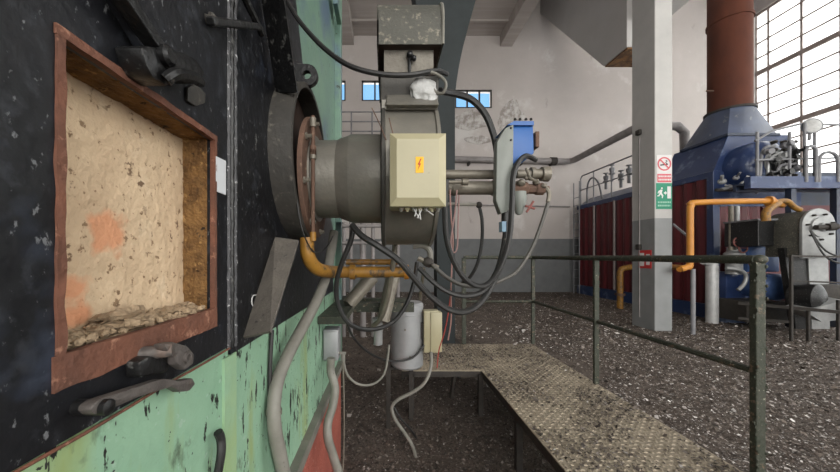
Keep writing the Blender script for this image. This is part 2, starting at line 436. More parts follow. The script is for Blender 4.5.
# big right-hand window wall
def big_window(name, label, ys, single):
    y0, y1 = min(ys), max(ys)
    w = thing(name, label, 'window', (RX, (y0 + y1) / 2, WZ0)); w['kind'] = 'structure'; del w['category']
    rows = 18; dz = (WZ1 - WZ0) / rows
    f = MB()
    thick = [WZ0, H + .16, H + 2.46, H + 4.77, H + 7.06, WZ1]
    zs = [WZ0 + dz * k for k in range(rows + 1)]
    zs[2] = H + .16
    for k in range(3): zs[3 + k] = H + .16 + 2.3 * (k + 1) / 4
    zs = [WZ0, H - .42] + [H + .16 + .575 * k for k in range(17)]
    zs[-1] = WZ1
    for k, z in enumerate(zs):
        big = k == 0 or (k - 2) % 4 == 0
        h = .085 if big else .025
        f.box(RX + .06, RX + (.20 if big else .12), y0, y1, z - h, z + h)
    for k, y in enumerate(ys):
        f.box(RX + .07, RX + .13, y - .03, y + .03, WZ0, WZ1)
    f.build('window_frame', m_winframe, w, smooth=False)
    if single:
        for i in range(len(ys) - 1):
            a, c = sorted((ys[i], ys[i + 1]))
            for k in range(len(zs) - 1):
                g = MB(); g.box(RX + .09, RX + .10, a + .025, c - .025, zs[k] + .02, zs[k + 1] - .02)
                g.build('pane', m_frost, w, smooth=False)
    else:
        for i in range(0, len(ys) - 1, 4):
            a = ys[i]; c = ys[min(i + 4, len(ys) - 1)]; a, c = min(a, c), max(a, c)
            g = MB(); g.box(RX + .09, RX + .10, a, c, WZ0, WZ1); g.build('pane', m_frost, w, smooth=False)
m_winframe = M('window_steel', (.32, .27, .25), (.22, .17, .155), 5, .6)
ysA = [BY - .06] + [12.04 - .96 * k for k in range(6)]
ysB = [12.04 - .96 * 5 - .96 * k for k in range(15)]
big_window('window_4', 'tall steel-framed window wall with whitish panes behind the blue boiler', ysA, True)
big_window('window_5', 'tall steel-framed window wall further along the right side', ysB, False)

# concrete chute hanging in front of the back wall
b = MB()
prof = [(8.0, H + 5.23), (8.85, H + 5.25), (BY - .02, H + 9.45), (BY - .02, CEIL_R - .02), (8.0, CEIL_R - .02)]
b.prism([(6.02, y, z) for y, z in prof], (1.08, 0, 0))
chute = thing('concrete_chute', 'big pale concrete chute with rusty mouth hanging above the concrete column', 'chute', (6.7, 10, H + 5.05))
b.build('chute_body', m_chute, chute, smooth=False)
b = MB(); b.prism([(6.05, 8.02, H + 5.225), (7.05, 8.02, H + 5.225), (7.05, 8.84, H + 5.245), (6.05, 8.84, H + 5.245)], (0, 0, -.03))
m_mouth = M('rusty_mouth', (.26, .13, .05), (.09, .045, .025), 5, .9, 0, .5, 20, contrast=.1, spots=[((.50, .34, .18), 9, .62, None, .06)])
b.build('chute_mouth', m_mouth, chute, smooth=False)
b = MB(); b.box(6.2, 6.97, 3.0, 7.98, H + 5.87, H + 6.9)
struct(b.build('trim_4', m_white, smooth=False), 'white beam running from the chute over the boiler')

# pipes along the back wall
m_wpipe = M('wall_pipe_paint', (.27, .25, .245), (.19, .175, .17), 5, .5)
b = MB()
pz = H + 3.65
path = [(2.0, BY - .16, pz + .1), (6.9, BY - .16, pz), (7.1, BY - .2, pz), (7.16, BY - .4, pz), (7.16, 9.2, pz + .02), (7.22, 9.02, pz + .01), (7.4, 8.96, pz), (8.15, 8.95, pz - .02), (8.35, 8.95, pz - .2), (8.38, 8.95, 3.55)]
b.tube(path, .115, 12)
wp = thing('wall_pipe', 'grey steam pipe along the back wall bending towards the red boiler', 'pipe', (6.9, BY - .14, pz))
b.build('pipe_run', m_wpipe, wp)
for x in (3.2, 5.2, 6.4):
    b = MB(); b.box(x - .03, x + .03, BY - .26, BY, pz - .14, pz - .02); b.build('bracket', m_edge, wp, smooth=False)
b = MB(); b.lathe((6.45, BY - .14, pz + .01), (1, 0, 0), [(-.12, .15), (.12, .15)], 14); b.build('coupling', m_edge, wp)
b = MB(); b.cyl((2.2, BY - .06, H + 2.0), (7.15, BY - .06, H + 1.92), .03, n=8)
tag(b.build('thin_wall_pipe', m_wpipe), 'thin grey pipe low on the plastered back wall', 'pipe')

# far catwalk on the back wall
cw = thing('catwalk', 'small grey catwalk with railing high at the far end', 'catwalk', (-.9, 11.9, H + 4.05))
b = MB(); b.box(-2.4, .35, 11.5, BY - .02, H + 4.05, H + 4.17); b.build('deck', m_edge, cw, smooth=False)
for x in (-2.3, -1.25, -.5, .25):
    b = MB(); b.cyl((x, 11.55, H + 4.15), (x, 11.55, H + 5.2), .028, n=8); b.build('post', m_rail_grey, cw)
for z in (4.5, 4.85, 5.2):
    b = MB(); b.cyl((-2.35, 11.55, H + z), (.3, 11.55, H + z), .024, n=8); b.build('rail', m_rail_grey, cw)
for x in (-2.0, -.1):
    b = MB(); b.bar((x, 11.6, H + 4.05), (x, BY - .01, H + 3.4), .06, .06); b.build('strut', m_edge, cw, smooth=False)

# ================================================================== FIRST BOILER (left)
BX = -.32
B1 = thing('boiler', 'black and green riveted boiler front with open rusty inspection opening', 'boiler', (-1.2, .8, 0))
B1['label'] = 'large black and green boiler front with rusty square opening'
def YZ(px, py, X): 
    return PXP(px, py, X)
# body behind the front
b = MB(); b.box(-2.6, BX - .10, -1.2, 2.22, .70, H + 2.2); b.build('shell', m_green_up, B1, smooth=False)
# black front plate with the opening
oy0, oy1, oz0, oz1 = .317, .594, H - .098, H + .216
pz0 = H - .184; pz1 = H + 1.7; sy = .662
b = MB()
for (a0, a1, c0, c1) in ((-1.2, oy0, pz0, pz1), (oy1, sy, pz0, pz1), (oy0, oy1, pz0, oz0), (oy0, oy1, oz1, pz1)):
    b.box(BX - .012, BX, a0, a1, c0, c1)
b.build('front_plate', m_black, B1, smooth=False, recalc=False)
# side plate past the weld
poly = [(.662, -.205), (1.96, -.215), (1.96, .15), (1.62, .42), (1.40, .58), (1.24, .74), (1.10, 1.0), (1.05, 1.25), (1.03, 1.7), (.662, 1.7)]
b = MB(); b.prism([(BX - .002, y, H + z) for y, z in poly], (-.02, 0, 0)); b.build('side_plate', m_black, B1, smooth=False)
m_weld = M('speckled_weld', (.03, .03, .033), (.06, .06, .063), 40, .5, 0, .3, 90, spots=[((.36, .36, .36), 120, .60, None, .06)])
# weld beads
for yy in (.648, .662, .676):
    b = MB(); pts = []; rr = []
    for k in range(90):
        z = H - .19 + k * (1.2 / 89)
        pts.append((BX + .001, yy + random.uniform(-.0006, .0006), z)); rr.append(.0042 + random.uniform(-.0009, .0011) + (.001 if k % 2 else 0))
    b.tube(pts, .004, 6, True, rr); b.build('weld_bead', m_weld if yy != .662 else m_black2, B1)
# recess liner
b = MB(); dpt = .058
def rough_sheet(p0, u, v, nu, nv, amp, seed, nrm):
    b = MB(); p0 = Vector(p0); u = Vector(u); v = Vector(v); nrm = Vector(nrm)
    for i in range(nu + 1):
        for j in range(nv + 1):
            p = p0 + u * (i / nu) + v * (j / nv)
            q = p * 38 + Vector((seed, seed, seed))
            d = amp * (mnoise.noise(q) + .6 * mnoise.noise(q * 2.7) + .3 * mnoise.noise(q * 6.1))
            b.v.append(tuple(p + nrm * d))
    for i in range(nu):
        for j in range(nv):
            a = i * (nv + 1) + j
            b.f.append((a, a + 1, a + nv + 2, a + nv + 1))
    return b
b = rough_sheet((BX - dpt, oy0 - .03, oz0 - .03), (0, oy1 - oy0 + .06, 0), (0, 0, oz1 - oz0 + .06), 90, 100, .0017, 1.0, (1, 0, 0))
b.build('refractory_wall', m_cream, B1, recalc=False)
b = rough_sheet((BX - dpt, oy1 + .002, oz0 - .01), (dpt + .0005, 0, 0), (0, 0, oz1 - oz0 + .02), 16, 70, .0022, 4.0, (0, -1, 0))
b.build('insulation_lining', m_insul, B1, recalc=False)
b = rough_sheet((BX - dpt, oy0 - .01, oz1 + .001), (dpt + .0005, 0, 0), (0, oy1 - oy0 + .02, 0), 16, 70, .0022, 7.0, (0, 0, -1))
b.build('insulation_lining', m_insul, B1, recalc=False)
b = rough_sheet((BX - dpt, oy0 - .01, oz0 - .001), (dpt + .0005, 0, 0), (0, oy1 - oy0 + .02, 0), 14, 60, .0016, 9.0, (0, 0, 1))
b.build('ledge_lining', m_crumb, B1, recalc=False)
b = rough_sheet((BX - dpt, oy0 - .001, oz0 - .01), (dpt + .0005, 0, 0), (0, 0, oz1 - oz0 + .02), 14, 60, .0016, 11.0, (0, 1, 0))
b.build('insulation_lining', m_insul, B1, recalc=False)
# rusty frame bars round the opening
def wavy_bar(y0, y1, z0, z1, seed, along):
    b = MB(); n = 40; amp = .0026 if seed in (1, 3) else .0012
    for k in range(n + 1):
        t = k / n
        w1 = amp * mnoise.noise(Vector((t * 9, seed, 0))); w2 = amp * mnoise.noise(Vector((t * 9, seed, 5)))
        if along == 'y':
            y = y0 + (y1 - y0) * t; c = [(y, z0 + w1), (y, z1 + w2)]
        else:
            z = z0 + (z1 - z0) * t; c = [(y0 + w1, z), (y1 + w2, z)]
        for (yy, zz) in c:
            b.v.append((BX + .003 + .0008 * mnoise.noise(Vector((yy * 60, zz * 60, seed))), yy, zz))
            b.v.append((BX - .006, yy, zz))
    for k in range(n):
        a = k * 4
        for (i, j) in ((0, 2), (2, 3), (3, 1), (1, 0)):
            b.f.append((a + i, a + j, a + 4 + j, a + 4 + i))
    b.f.append((0, 1, 3, 2)); a = n * 4; b.f.append((a, a + 2, a + 3, a + 1))
    return b
for args in ((.306, .602, H - .132, H - .097, 1, 'y'), (.308, .602, H + .215, H + .225, 2, 'y'), (.309, .3175, H - .097, H + .215, 3, 'z'), (.593, .600, H - .097, H + .215, 4, 'z')):
    wavy_bar(*args).build('frame_bar', m_rustframe, B1)
# collar and ribs of the burner port
YC, ZC = 1.13, H + .318
b = MB(); b.lathe((BX - .005, YC, ZC), (1, 0, 0), [(0, .262), (.066, .262), (.068, .258), (.068, .246), (.066, .244), (0, .244)], 64, closed=True)
m_collar = M('dusty_black_collar', (.035, .033, .03), (.055, .05, .043), 9, .6, 0, .2, 60, spots=[((.12, .11, .09), 40, .60, None, .12)])
b.build('port_collar', m_collar, B1)
b = MB(); b.lathe((BX, YC, ZC), (1, 0, 0), [(0.0, .244), (.004, .244)], 48); b.build('port_back', m_brownin, B1)
def rib(y0, z0, y1, z1, w, t, mat, name='rib'):
    b = MB(); b.bar((BX + w / 2, y0, z0), (BX + w / 2, y1, z1), t, w, up=(1, 0, 0)); return b.build(name, mat, B1, smooth=False, bevel=.001)
m_rib = M('dusty_rib', (.14, .125, .105), (.09, .08, .07), 14, .7, 0, .3, 90, spots=[((.03, .03, .03), 40, .64, None, .05), ((.25, .23, .2), 60, .68, None, .05)])
# lower rib: a wide dusty flat running down from the collar; its face leans to the room
b = MB()
q = [PXP(275, 237, BX + .004), PXP(298, 240, BX + .075), PXP(270, 331, BX + .075), PXP(243, 337, BX + .004)]
nrm = (q[1] - q[0]).cross(q[3] - q[0]).normalized()
b.prism(q, nrm * .008 if nrm.z < 0 else -nrm * .008); b.build('rib', m_rib, B1, smooth=False)
b = MB()
q = [PXP(276, 93, BX + .004), PXP(297, 92, BX + .075), PXP(282, -14, BX + .075), PXP(258, -22, BX + .004)]
b.prism(q, (0, .012, .004)); b.build('rib', m_black2, B1, smooth=False)
# lifting lug
b = MB(); n = 24
lc = (-.262, H + .598); R0, R1 = .036, .0145
o_pts = []; i_pts = []
for k in range(n):
    an = 2 * math.pi * k / n
    x, z = lc[0] + R0 * math.cos(an), lc[1] + R0 * math.sin(an)
    if math.cos(an) < 0: x, z = (BX - .002, lc[1] + (1 if math.sin(an) > 0 else -1) * R0 * min(1, abs(math.sin(an)) * 1.3))
    o_pts.append((x, z)); i_pts.append((lc[0] + R1 * math.cos(an), lc[1] + R1 * math.sin(an)))
for Yl in (1.055, 1.075):
    for (x, z) in o_pts: b.v.append((x, Yl, z))
    for (x, z) in i_pts: b.v.append((x, Yl, z))
for k in range(n):
    k2 = (k + 1) % n
    b.f.append((k, k2, n + k2, n + k)); b.f.append((2 * n + k, 3 * n + k, 3 * n + k2, 2 * n + k2))
    b.f.append((k, 2 * n + k, 2 * n + k2, k2)); b.f.append((n + k, n + k2, 3 * n + k2, 3 * n + k))
b.build('lifting_lug', m_black2, B1, smooth=False)
# green panels
b = MB(); b.box(BX - .05, BX - .026, .9, 2.24, H - .21, H + 2.2); b.build('upper_panel', m_green_up, B1, smooth=False)
b = MB(); b.box(BX - .03, BX + .012, 2.17, 2.245, .7, H + 2.2); b.build('corner_post', m_green_up, B1, smooth=False, bevel=.004)
b = MB(); b.box(BX - .03, BX - .004, -1.2, .655, .70, pz0 + .001); b.build('lower_panel', m_green, B1, smooth=False)
b = MB(); b.box(BX - .03, BX - .003, .662, 2.17, .70, H - .20); b.build('lower_panel', m_green, B1, smooth=False)
b = MB(); b.box(BX - .006, BX + .0015, .632, .682, .70, pz0 - .02)
m_streak = M('yellowed_green_strip', (.30, .41, .20), (.25, .40, .26), 5, .5, 0, .15, 60, spots=[((.02, .02, .02), 14, .69, (1, 1, .35), .015)])
b.build('joint_strip', m_streak, B1, smooth=False)
# chipped lip under the black plate
b = MB(); pts = [(BX + .003, -1.1 + .0625 * k, pz0 - .002 + random.uniform(-.0012, .0012)) for k in range(29)]
b.tube(pts, .002, 5); b.build('plate_lip', m_rustframe, B1)
# stiffener flange and red plinth
b = MB(); b.box(BX - .05, BX + .03, -1.2, 2.25, .66, .70); b.build('bottom_flange', m_conduit, B1, smooth=False, bevel=.003)
b = MB(); b.box(-2.6, BX + .004, -1.2, 2.24, 0, .66); b.build('plinth', m_redbase, B1, smooth=False)
# green flange at the top
b = MB(); t = P(331, 4, 1.95); b.box(BX, t.x + .045, 1.92, 2.10, t.z - .02, t.z + .10); b.build('top_bracket', m_green_up, B1, smooth=False, bevel=.004)
# maintenance label
q = [PXP(216, 156, BX + .003), PXP(226, 161, BX + .003), PXP(226, 195, BX + .003), PXP(216, 191, BX + .003)]
b = MB(); b.prism(q, (-.0022, 0, 0)); o = b.build('sticker', flat('white_sticker', (.60, .62, .64)), B1, smooth=False)
# upper latch
def yz_poly(pix, X, depth):
    return MB().prism([PXP(x, y, X) for x, y in pix], (-depth, 0, 0))
la = yz_poly([(142, 47), (150, 46), (166, 50), (184, 52), (197, 60), (205, 72), (203, 80), (196, 84), (186, 78), (178, 82), (166, 86), (154, 78), (147, 66)], -.285, .034).build('latch_block', m_black2, B1, bevel=.003)
b = MB(); b.bar(PXP(117, -10, -.292), PXP(158, 50, -.292), .015, .02, up=(1, 0, 0)); b.build('latch_arm', m_black2, B1, smooth=False, bevel=.002)
b = MB(); b.bar(PXP(112, -10, -.307), PXP(146, 50, -.307), .022, .014, up=(1, 0, 0)); b.build('latch_arm', m_black, B1, smooth=False, bevel=.002)
c = PXP(164, 56, -.285); b = MB(); b.lathe((-.30, c.y, c.z), (1, 0, 0), [(0, .013), (.022, .013), (.026, .009)], 16); b.build('pivot_pin', m_black2, B1)
b = MB(); b.tube(cr([PXP(166, 80, -.28), PXP(176, 74, -.272), PXP(190, 76, -.276), PXP(200, 82, -.29)]), .008, 8); b.build('latch_hook', m_black2, B1)
yz_poly([(188, 88), (196, 84), (206, 94), (205, 103), (196, 106), (188, 101)], BX + .006, .006).build('catch_plate', m_collar, B1, bevel=.001)
# rods near the top
c0 = PXP(210, 21, BX + .012); c1 = PXP(258, 27, BX + .03)
b = MB(); b.bar(c0, c1, .014, .016, up=(1, 0, 0)); b.build('support_rod', m_black2, B1, smooth=False, bevel=.003)
b = MB(); b.sphere(PXP(211, 20, BX + .006), .011, jit=.5); b.build('rod_weld', m_collar, B1)
b = MB(); b.tube([PXP(240, -12, BX + .03), PXP(262, 34, BX + .03)], .008, 8); b.build('support_rod', m_black2, B1)
# lower latch
m_iron = M('worn_grey_iron', (.13, .115, .105), (.08, .07, .065), 30, .6, .3, .3, 90, spots=[((.16, .12, .10), 40, .6, None, .1)])
yz_poly([(90, 410), (93, 404), (100, 399), (140, 386), (162, 379), (172, 379), (180, 381), (193, 378), (196, 384), (190, 391), (181, 392), (172, 387), (140, 397), (104, 413), (95, 415)], -.292, .014).build('latch_lever', m_iron, B1, bevel=.0025)
c = PXP(96, 407, -.30); b = MB(); b.lathe((BX, c.y, c.z), (1, 0, 0), [(0, .008), (.034, .008), (.036, .005)], 14); b.build('lever_pivot', m_black2, B1)
yz_poly([(140, 362), (150, 356), (164, 358), (171, 364), (168, 372), (156, 374), (141, 377)], -.300, .02).build('latch_bracket', m_black2, B1, bevel=.003)
yz_poly([(164, 344), (174, 342), (188, 346), (195, 354), (194, 364), (186, 370), (178, 364), (178, 354), (168, 351)], -.284, .016).build('latch_hook', m_iron, B1, bevel=.003)
c = PXP(163, 354, -.29); b = MB(); b.cyl((BX, c.y, c.z), (-.284, c.y + .012, c.z + .002), .009, n=12); b.build('hook_pin', m_iron, B1)
c = PXP(187, 357, -.283); b = MB(); b.lathe((-.285, c.y, c.z), (1, 0, 0), [(0, .008), (.005, .008), (.005, .004), (.001, .004)], 14); b.build('hook_eye', m_iron, B1)

# rubble on the ledge
def lump(c, r, sc, seed):
    return MB().sphere(c, r, 14, 10, sc, .9, seed)
big = lump((BX - .030, .425, oz0 + .014), .017, (1.1, 2.3, .72), 3.3)
tag(big.build('refractory_lump', m_crumb), 'biggest lump of broken refractory lying on the ledge of rusty opening', 'rubble')
b = MB()
for k in range(150):
    y = random.uniform(oy0 + .008, oy1 - .012); x = BX - random.uniform(.004, .054)
    r = random.uniform(.0022, .0065) * (1.25 if y < .36 or y > .5 else 1)
    b.sphere((x, y, oz0 + r * .5 + random.uniform(0, .006)), r, 7, 5, (1, random.uniform(.8, 2), .8), .9, k)
o = b.build('rubble', m_crumb); o['kind'] = 'stuff'; o['label'] = 'loose crumbs of refractory along the ledge of the rusty opening'; o['category'] = 'rubble'

# ================================================================== BURNER
BU = thing('burner', 'dusty grey forced-draught burner with hooded air inlet bolted to the boiler', 'burner', (0, YC, H))
AX = (1, 0, 0); BZ = H + .268
b = MB(); b.lathe((-.258, YC, BZ), AX, [(0, .205), (.012, .205), (.014, .203), (.014, .1)], 48); mfl = b.build('mounting_flange', m_rust, BU)
for k in range(8):
    an = 2 * math.pi * (k + .3) / 8
    y, z = YC + .185 * math.cos(an), BZ + .185 * math.sin(an)
    b = MB(); b.lathe((-.246, y, z), AX, [(0, .011), (.008, .011), (.008, .006), (.02, .006)], 6); b.build('bolt', m_pipe, mfl, smooth=False)
b = MB(); b.lathe((-.246, YC, BZ), AX, [(0, .146), (.008, .146), (.009, .132), (.085, .134), (.088, .137), (.125, .150), (.128, .152), (.25, .152)], 40)
b.build('blast_tube', m_burner, BU)
# fan housing
FZ = H + .272
b = MB(); b.lathe((-.012, YC, FZ), AX, [(0, .10), (.001, .236), (.010, .240), (.012, .232), (.155, .232), (.158, .238), (.168, .238), (.169, .08), (.19, .07)], 56)
b.build('fan_housing', m_burner, BU)
b = MB(); b.lathe((-.016, YC, FZ), AX, [(0, .22), (.004, .244), (.012, .244), (.016, .22)], 56); b.build('housing_rim', m_damper, BU)
b = MB(); b.prism([(.0, .93, H + .44), (.0, 1.33, H + .44), (.0, 1.33, H + .49), (.0, .97, H + .49)], (.155, 0, 0)); b.build('outlet_neck', m_burner, BU, smooth=False, bevel=.004)
# damper
b = MB(); b.box(-.018, .160, .975, 1.30, H + .475, H + .552); b.build('damper_box', m_damper, BU, smooth=False, bevel=.004)
b = MB(); b.box(-.014, .150, .955, .98, H + .438, H + .468); b.build('flange_plate', m_burner, BU, smooth=False, bevel=.002)
for x in (.002, .045, .09, .134):
    b = MB(); b.lathe((x, .955, H + .453), (0, -1, 0), [(0, .006), (.004, .006), (.005, .003)], 8); b.build('bolt', m_pipe, BU)
b = MB(); b.box(-.006, .146, .985, 1.26, H + .55, H + .648); b.build('throat', M('dusty_pale_throat', (.21, .195, .165), (.14, .125, .105), 16, .8, 0, .4, 90), BU, smooth=False)
b = MB(); b.box(-.024, .165, .972, 1.0, H + .549, H + .557); b.build('throat_lip', m_brownin, BU, smooth=False)
b = MB(); b.sphere((.072, .972, H + .612), .011, 10, 8); b.cyl((.072, .985, H + .56), (.072, .972, H + .612), .005, n=8); b.sphere((.084, .968, H + .598), .009, 10, 8); b.build('damper_knob', m_black2, BU)
# hood: curved cover open below
b = MB()
pr = [(.955, .632)]
for k in range(9):
    a = math.pi / 2 * k / 8
    pr.append((1.03 - .075 * math.cos(a), .705 + .085 * math.sin(a)))
pr += [(1.32, .785), (1.32, .632)]
inner = [(y + (.006 if y < 1.1 else -.006), z - (.006 if z > .66 else 0)) for y, z in pr]
for i in range(len(pr) - 1):
    a0, a1 = pr[i], pr[i + 1]; c0, c1 = inner[i], inner[i + 1]
    for (X0, X1) in ((-.027, .172),):
        b.quad((X0, a0[0], H + a0[1]), (X1, a0[0], H + a0[1]), (X1, a1[0], H + a1[1]), (X0, a1[0], H + a1[1]))
ihood = b.build('inlet_hood', m_dust, BU, recalc=False)
for X in (-.027, .172):
    b = MB(); b.prism([(X, y, H + z) for y, z in pr], (.005 if X < 0 else -.005, 0, 0)); b.build('hood_side', m_dust, ihood, smooth=False)
b = MB(); b.box(-.022, .167, .962, 1.31, H + .634, H + .646); b.build('hood_underside', m_brownin, ihood, smooth=False)
b = MB(); b.tube([(.170, .957, H + .634)] + [(.170, y - .002, H + z + .002) for y, z in pr[1:11]], .005, 6); b.build('hood_bead', m_conduit, ihood)
# crumpled plastic wrap
b = MB()
b.sphere((.112, .957, H + .496), .034, 24, 18, (1.15, .5, 1.05), .28, 2.7); b.sphere((.135, .957, H + .475), .022, 18, 12, (.8, .5, 1.3), .3, 5.1)
m_plastic = M('pale_plastic', (.50, .50, .49), (.36, .36, .35), 20, .35, 0, .5, 60)
b.build('plastic_wrap', m_plastic, BU)
# terminal box
tx0, tx1, ty0, ty1 = .010, .152, .80, .875
tz0, tz1 = H + .126, H + .311
b = MB(); b.box(tx0, tx1, ty0 + .018, ty1 + .03, tz0, tz1); tb = b.build('terminal_box', m_boxbeige, BU, bevel=.008, bseg=3); tb['label'] = 'beige terminal box with warning sticker'
b = MB(); b.v = [(tx0, ty0 + .02, tz0), (tx1, ty0 + .02, tz0), (tx1, ty0 + .02, tz1), (tx0, ty0 + .02, tz1), (tx0, ty0 + .012, tz0), (tx1, ty0 + .012, tz0), (tx1, ty0 + .012, tz1), (tx0, ty0 + .012, tz1),
                 (tx0 + .017, ty0, tz0 + .02), (tx1 - .02, ty0, tz0 + .02), (tx1 - .02, ty0, tz1 - .018), (tx0 + .017, ty0, tz1 - .018)]
b.f = [(3, 2, 1, 0), (0, 1, 5, 4), (1, 2, 6, 5), (2, 3, 7, 6), (3, 0, 4, 7), (4, 5, 9, 8), (5, 6, 10, 9), (6, 7, 11, 10), (7, 4, 8, 11), (8, 9, 10, 11)]
def child(o, par):
    o.parent = par; return o
lid = b.build('lid', m_boxbeige, tb, smooth=False)
sx = .074; sz = H + .226
b = MB(); b.box(sx, sx + .020, ty0 - .0012, ty0 + .0005, sz - .018, sz + .022); b.build('warning_sticker', flat('sticker_yellow', (.80, .44, .02)), tb, smooth=False)
b = MB(); zz = [(.012, .017), (.005, .002), (.009, .002), (.005, -.013), (.0135, .005), (.0095, .005), (.015, .017)]
b.prism([(sx + x, ty0 - .0014, sz + z) for x, z in zz], (0, -.0008, 0)); b.build('flash_symbol', flat('flash_red', (.42, .04, .02)), tb, smooth=False)
for i in range(7):
    x = tx0 + .03 + i * .016
    b = MB(); b.lathe((x, ty0 + .04, tz0), (0, 0, -1), [(0, .007), (.004, .007), (.004, .005), (.010, .004)], 8); b.build('cable_gland', m_boxbeige if i % 2 else m_conduit, tb)
for i, (dx, dz, sd) in enumerate([(.012, .03, 0), (-.006, .026, 1), (.002, .034, 2), (-.014, .03, 3), (.02, .022, 4)]):
    b = MB(); x = tx0 + .062 + i * .007
    b.tube(cr([(x, ty0 + .03, tz0 - .004), (x + dx * .4, ty0 + .02, tz0 - dz * .5), (x + dx, ty0 + .012, tz0 - dz)]), .0016, 5); b.build('loose_wire', m_plastic, tb)
# cable loops and small pipes on the burner front
b = MB(); b.tube([P(389, 118, .88), P(393, 134, .85)], .0016, 6); b.build('sensor_wire', m_rust, BU)
b = MB(); b.tube(cr([P(372, 108, .95), P(380, 125, .9), P(386, 140, .86)]), .0016, 6); b.build('sensor_wire', m_rust, BU)

# gas pilot pipe in front of the flange, dropping into the yellow pipe
gp = thing('gas_pipe', 'dirty yellow gas pipe running under the burner to its flange', 'pipe', P(350, 272, 1.2))
b = MB(); b.tube([P(313, 116, .99), P(313, 240, .99)], .006, 10); b.build('riser', m_rust, gp)
for py, col in ((118, m_pipe), (146, m_rust), (150, m_pipe), (232, m_yellow2)):
    b = MB(); b.cyl(P(313, py, .99), P(313, py + 9, .99), .010, n=10); b.build('joint', col, gp)
b = MB(); b.tube(cr([P(307, 238, 1.0), P(308, 255, 1.0), P(314, 266, 1.03), P(324, 271, 1.08), P(345, 272, 1.22), P(408, 272, 1.3)], 5), .022, 14); b.build('main_run', m_yellow2, gp)
c = P(404, 272, 1.3); b = MB(); b.lathe((c.x, c.y, c.z), AX, [(0, .03), (.018, .03)], 16); b.build('end_cap', m_yellow, gp)
c = P(350, 272, 1.225); b = MB(); b.lathe((c.x, c.y, c.z), AX, [(0, .029), (.02, .029)], 16); b.build('coupling', m_yellow2, gp)
b = MB(); b.cyl(P(346, 262, 1.3), P(402, 262, 1.33), .012, n=10); b.build('upper_line', m_yellow2, gp)

# ================================================================== VALVE TRAIN
VT = thing('valve_train', 'gas valve train of brown pipes with bright blue actuator box', 'valve train', P(500, 190, 1.15))
b = MB(); b.cyl(P(440, 174.5, 1.16), P(552 - 40, 174.5, 1.16), .0165, n=14); b.build('upper_pipe', m_pipe, VT)
b = MB(); b.cyl(P(440, 188, 1.16), P(516, 188, 1.16), .0245, n=16); b.build('lower_pipe', m_pipe, VT)
for x in (452, 492):
    c = P(x, 188, 1.16); b = MB(); b.lathe(c, AX, [(0, .028), (.012, .028)], 16); b.build('collar', m_pipe, VT)
c = P(462, 182, 1.1); b = MB(); b.lathe(c, AX, [(-.05, .006), (0, .006), (0, .012), (.02, .012)], 12); b.build('test_point', m_pipe, VT)
# grey-green cover and blue box
b = MB(); D0 = 1.04
b.prism([P(497, 142, D0), P(505, 128, D0), P(514, 124, D0), P(513, 200, D0), P(508, 211, D0), P(501, 214, D0), P(496, 200, D0)], (0, .035, 0)); b.build('actuator_cover', m_cover, VT, bevel=.004)
D1 = 1.07
b = MB(); b.prism([P(511, 123, D1), P(533, 123, D1), P(534, 153, D1), P(522, 163, D1), P(510, 163, D1), P(510, 123, D1)], (0, .10, 0)); bb = b.build('actuator_box', m_bluebox, VT, bevel=.002)
b = MB(); b.prism([P(507, 125, D1 - .01), P(514, 121, D1 - .01), P(534, 121, D1 - .01), P(534, 125, D1 - .01)], (0, .12, 0)); b.build('box_top', m_bluebox, bb, smooth=False)
for px in (515, 520, 526, 531):
    b = MB(); c = P(px, 120, D1 + .02); b.lathe(c, (0, 0, 1), [(0, .005), (.006, .004)], 8); b.build('screw', m_edge, bb)
for px, py in ((511, 128), (511, 140)):
    b = MB(); b.lathe(P(px, py, D0), (0, -1, 0), [(0, .004), (.003, .003)], 8); b.build('screw', m_edge, bb)
b = MB(); b.box(P(533, 0, 1.12).x, P(537, 0, 1.12).x, 1.1, 1.16, P(0, 147, 1.1).z, P(0, 131, 1.1).z); b.build('name_tab', m_rust, VT, smooth=False, bevel=.003)
# valve body to the right
c = P(516, 174, 1.17); b = MB()
b.lathe(c, AX, [(0, .016), (.05, .016), (.052, .024), (.066, .024), (.068, .018), (.09, .018), (.092, .026), (.118, .028), (.122, .022)], 18); b.build('valve_body', m_pipe, VT)
c = P(512, 189, 1.15); b = MB()
b.lathe(c, AX, [(0, .02), (.03, .025), (.05, .026), (.055, .018), (.08, .018), (.085, .022), (.112, .022), (.114, .014), (.13, .012)], 8); b.build('rusty_union', m_rust, VT, smooth=False)
c = P(520, 205, 1.12); b = MB(); b.lathe(P(519, 192, 1.12), (0, 0, -1), [(0, .024), (.03, .026), (.05, .018), (.075, .012), (.08, .006)], 14); b.build('lower_valve', m_cover, VT)
hp = P(530, 207, 1.10)
m_handle = M('faded_red_handle', (.22, .07, .06), (.15, .06, .05), 20, .6)
b = MB(); b.tube([hp + Vector((-.012, 0, -.018)), hp + Vector((.012, 0, .02))], .004, 6); b.tube([hp + Vector((-.016, 0, .004)), hp + Vector((.016, 0, -.006))], .004, 6); b.build('tap_handle', m_handle, VT)
for (px, py, r) in ((521, 183, .016), (536, 182, .012), (544, 186, .011), (527, 178, .010)):
    b = MB(); b.sphere(P(px, py, 1.13), r, 10, 8, (1, 1, .8), .3, px); b.build('fitting', m_pipe, VT)
b = MB(); b.tube([P(526, 168, 1.12), P(530, 178, 1.12), P(538, 183, 1.13)], .005, 6); b.build('bypass_line', m_pipe, VT)
b = MB(); b.tube(cr([P(545, 187, 1.14), P(549, 193, 1.14), P(548, 202, 1.14)]), .008, 8); b.build('hose_tail', m_pipe, VT)
b = MB(); b.cyl(P(505, 209, 1.1), P(505, 222, 1.1), .012, n=10); b.build('cable_gland', m_rubber, VT)
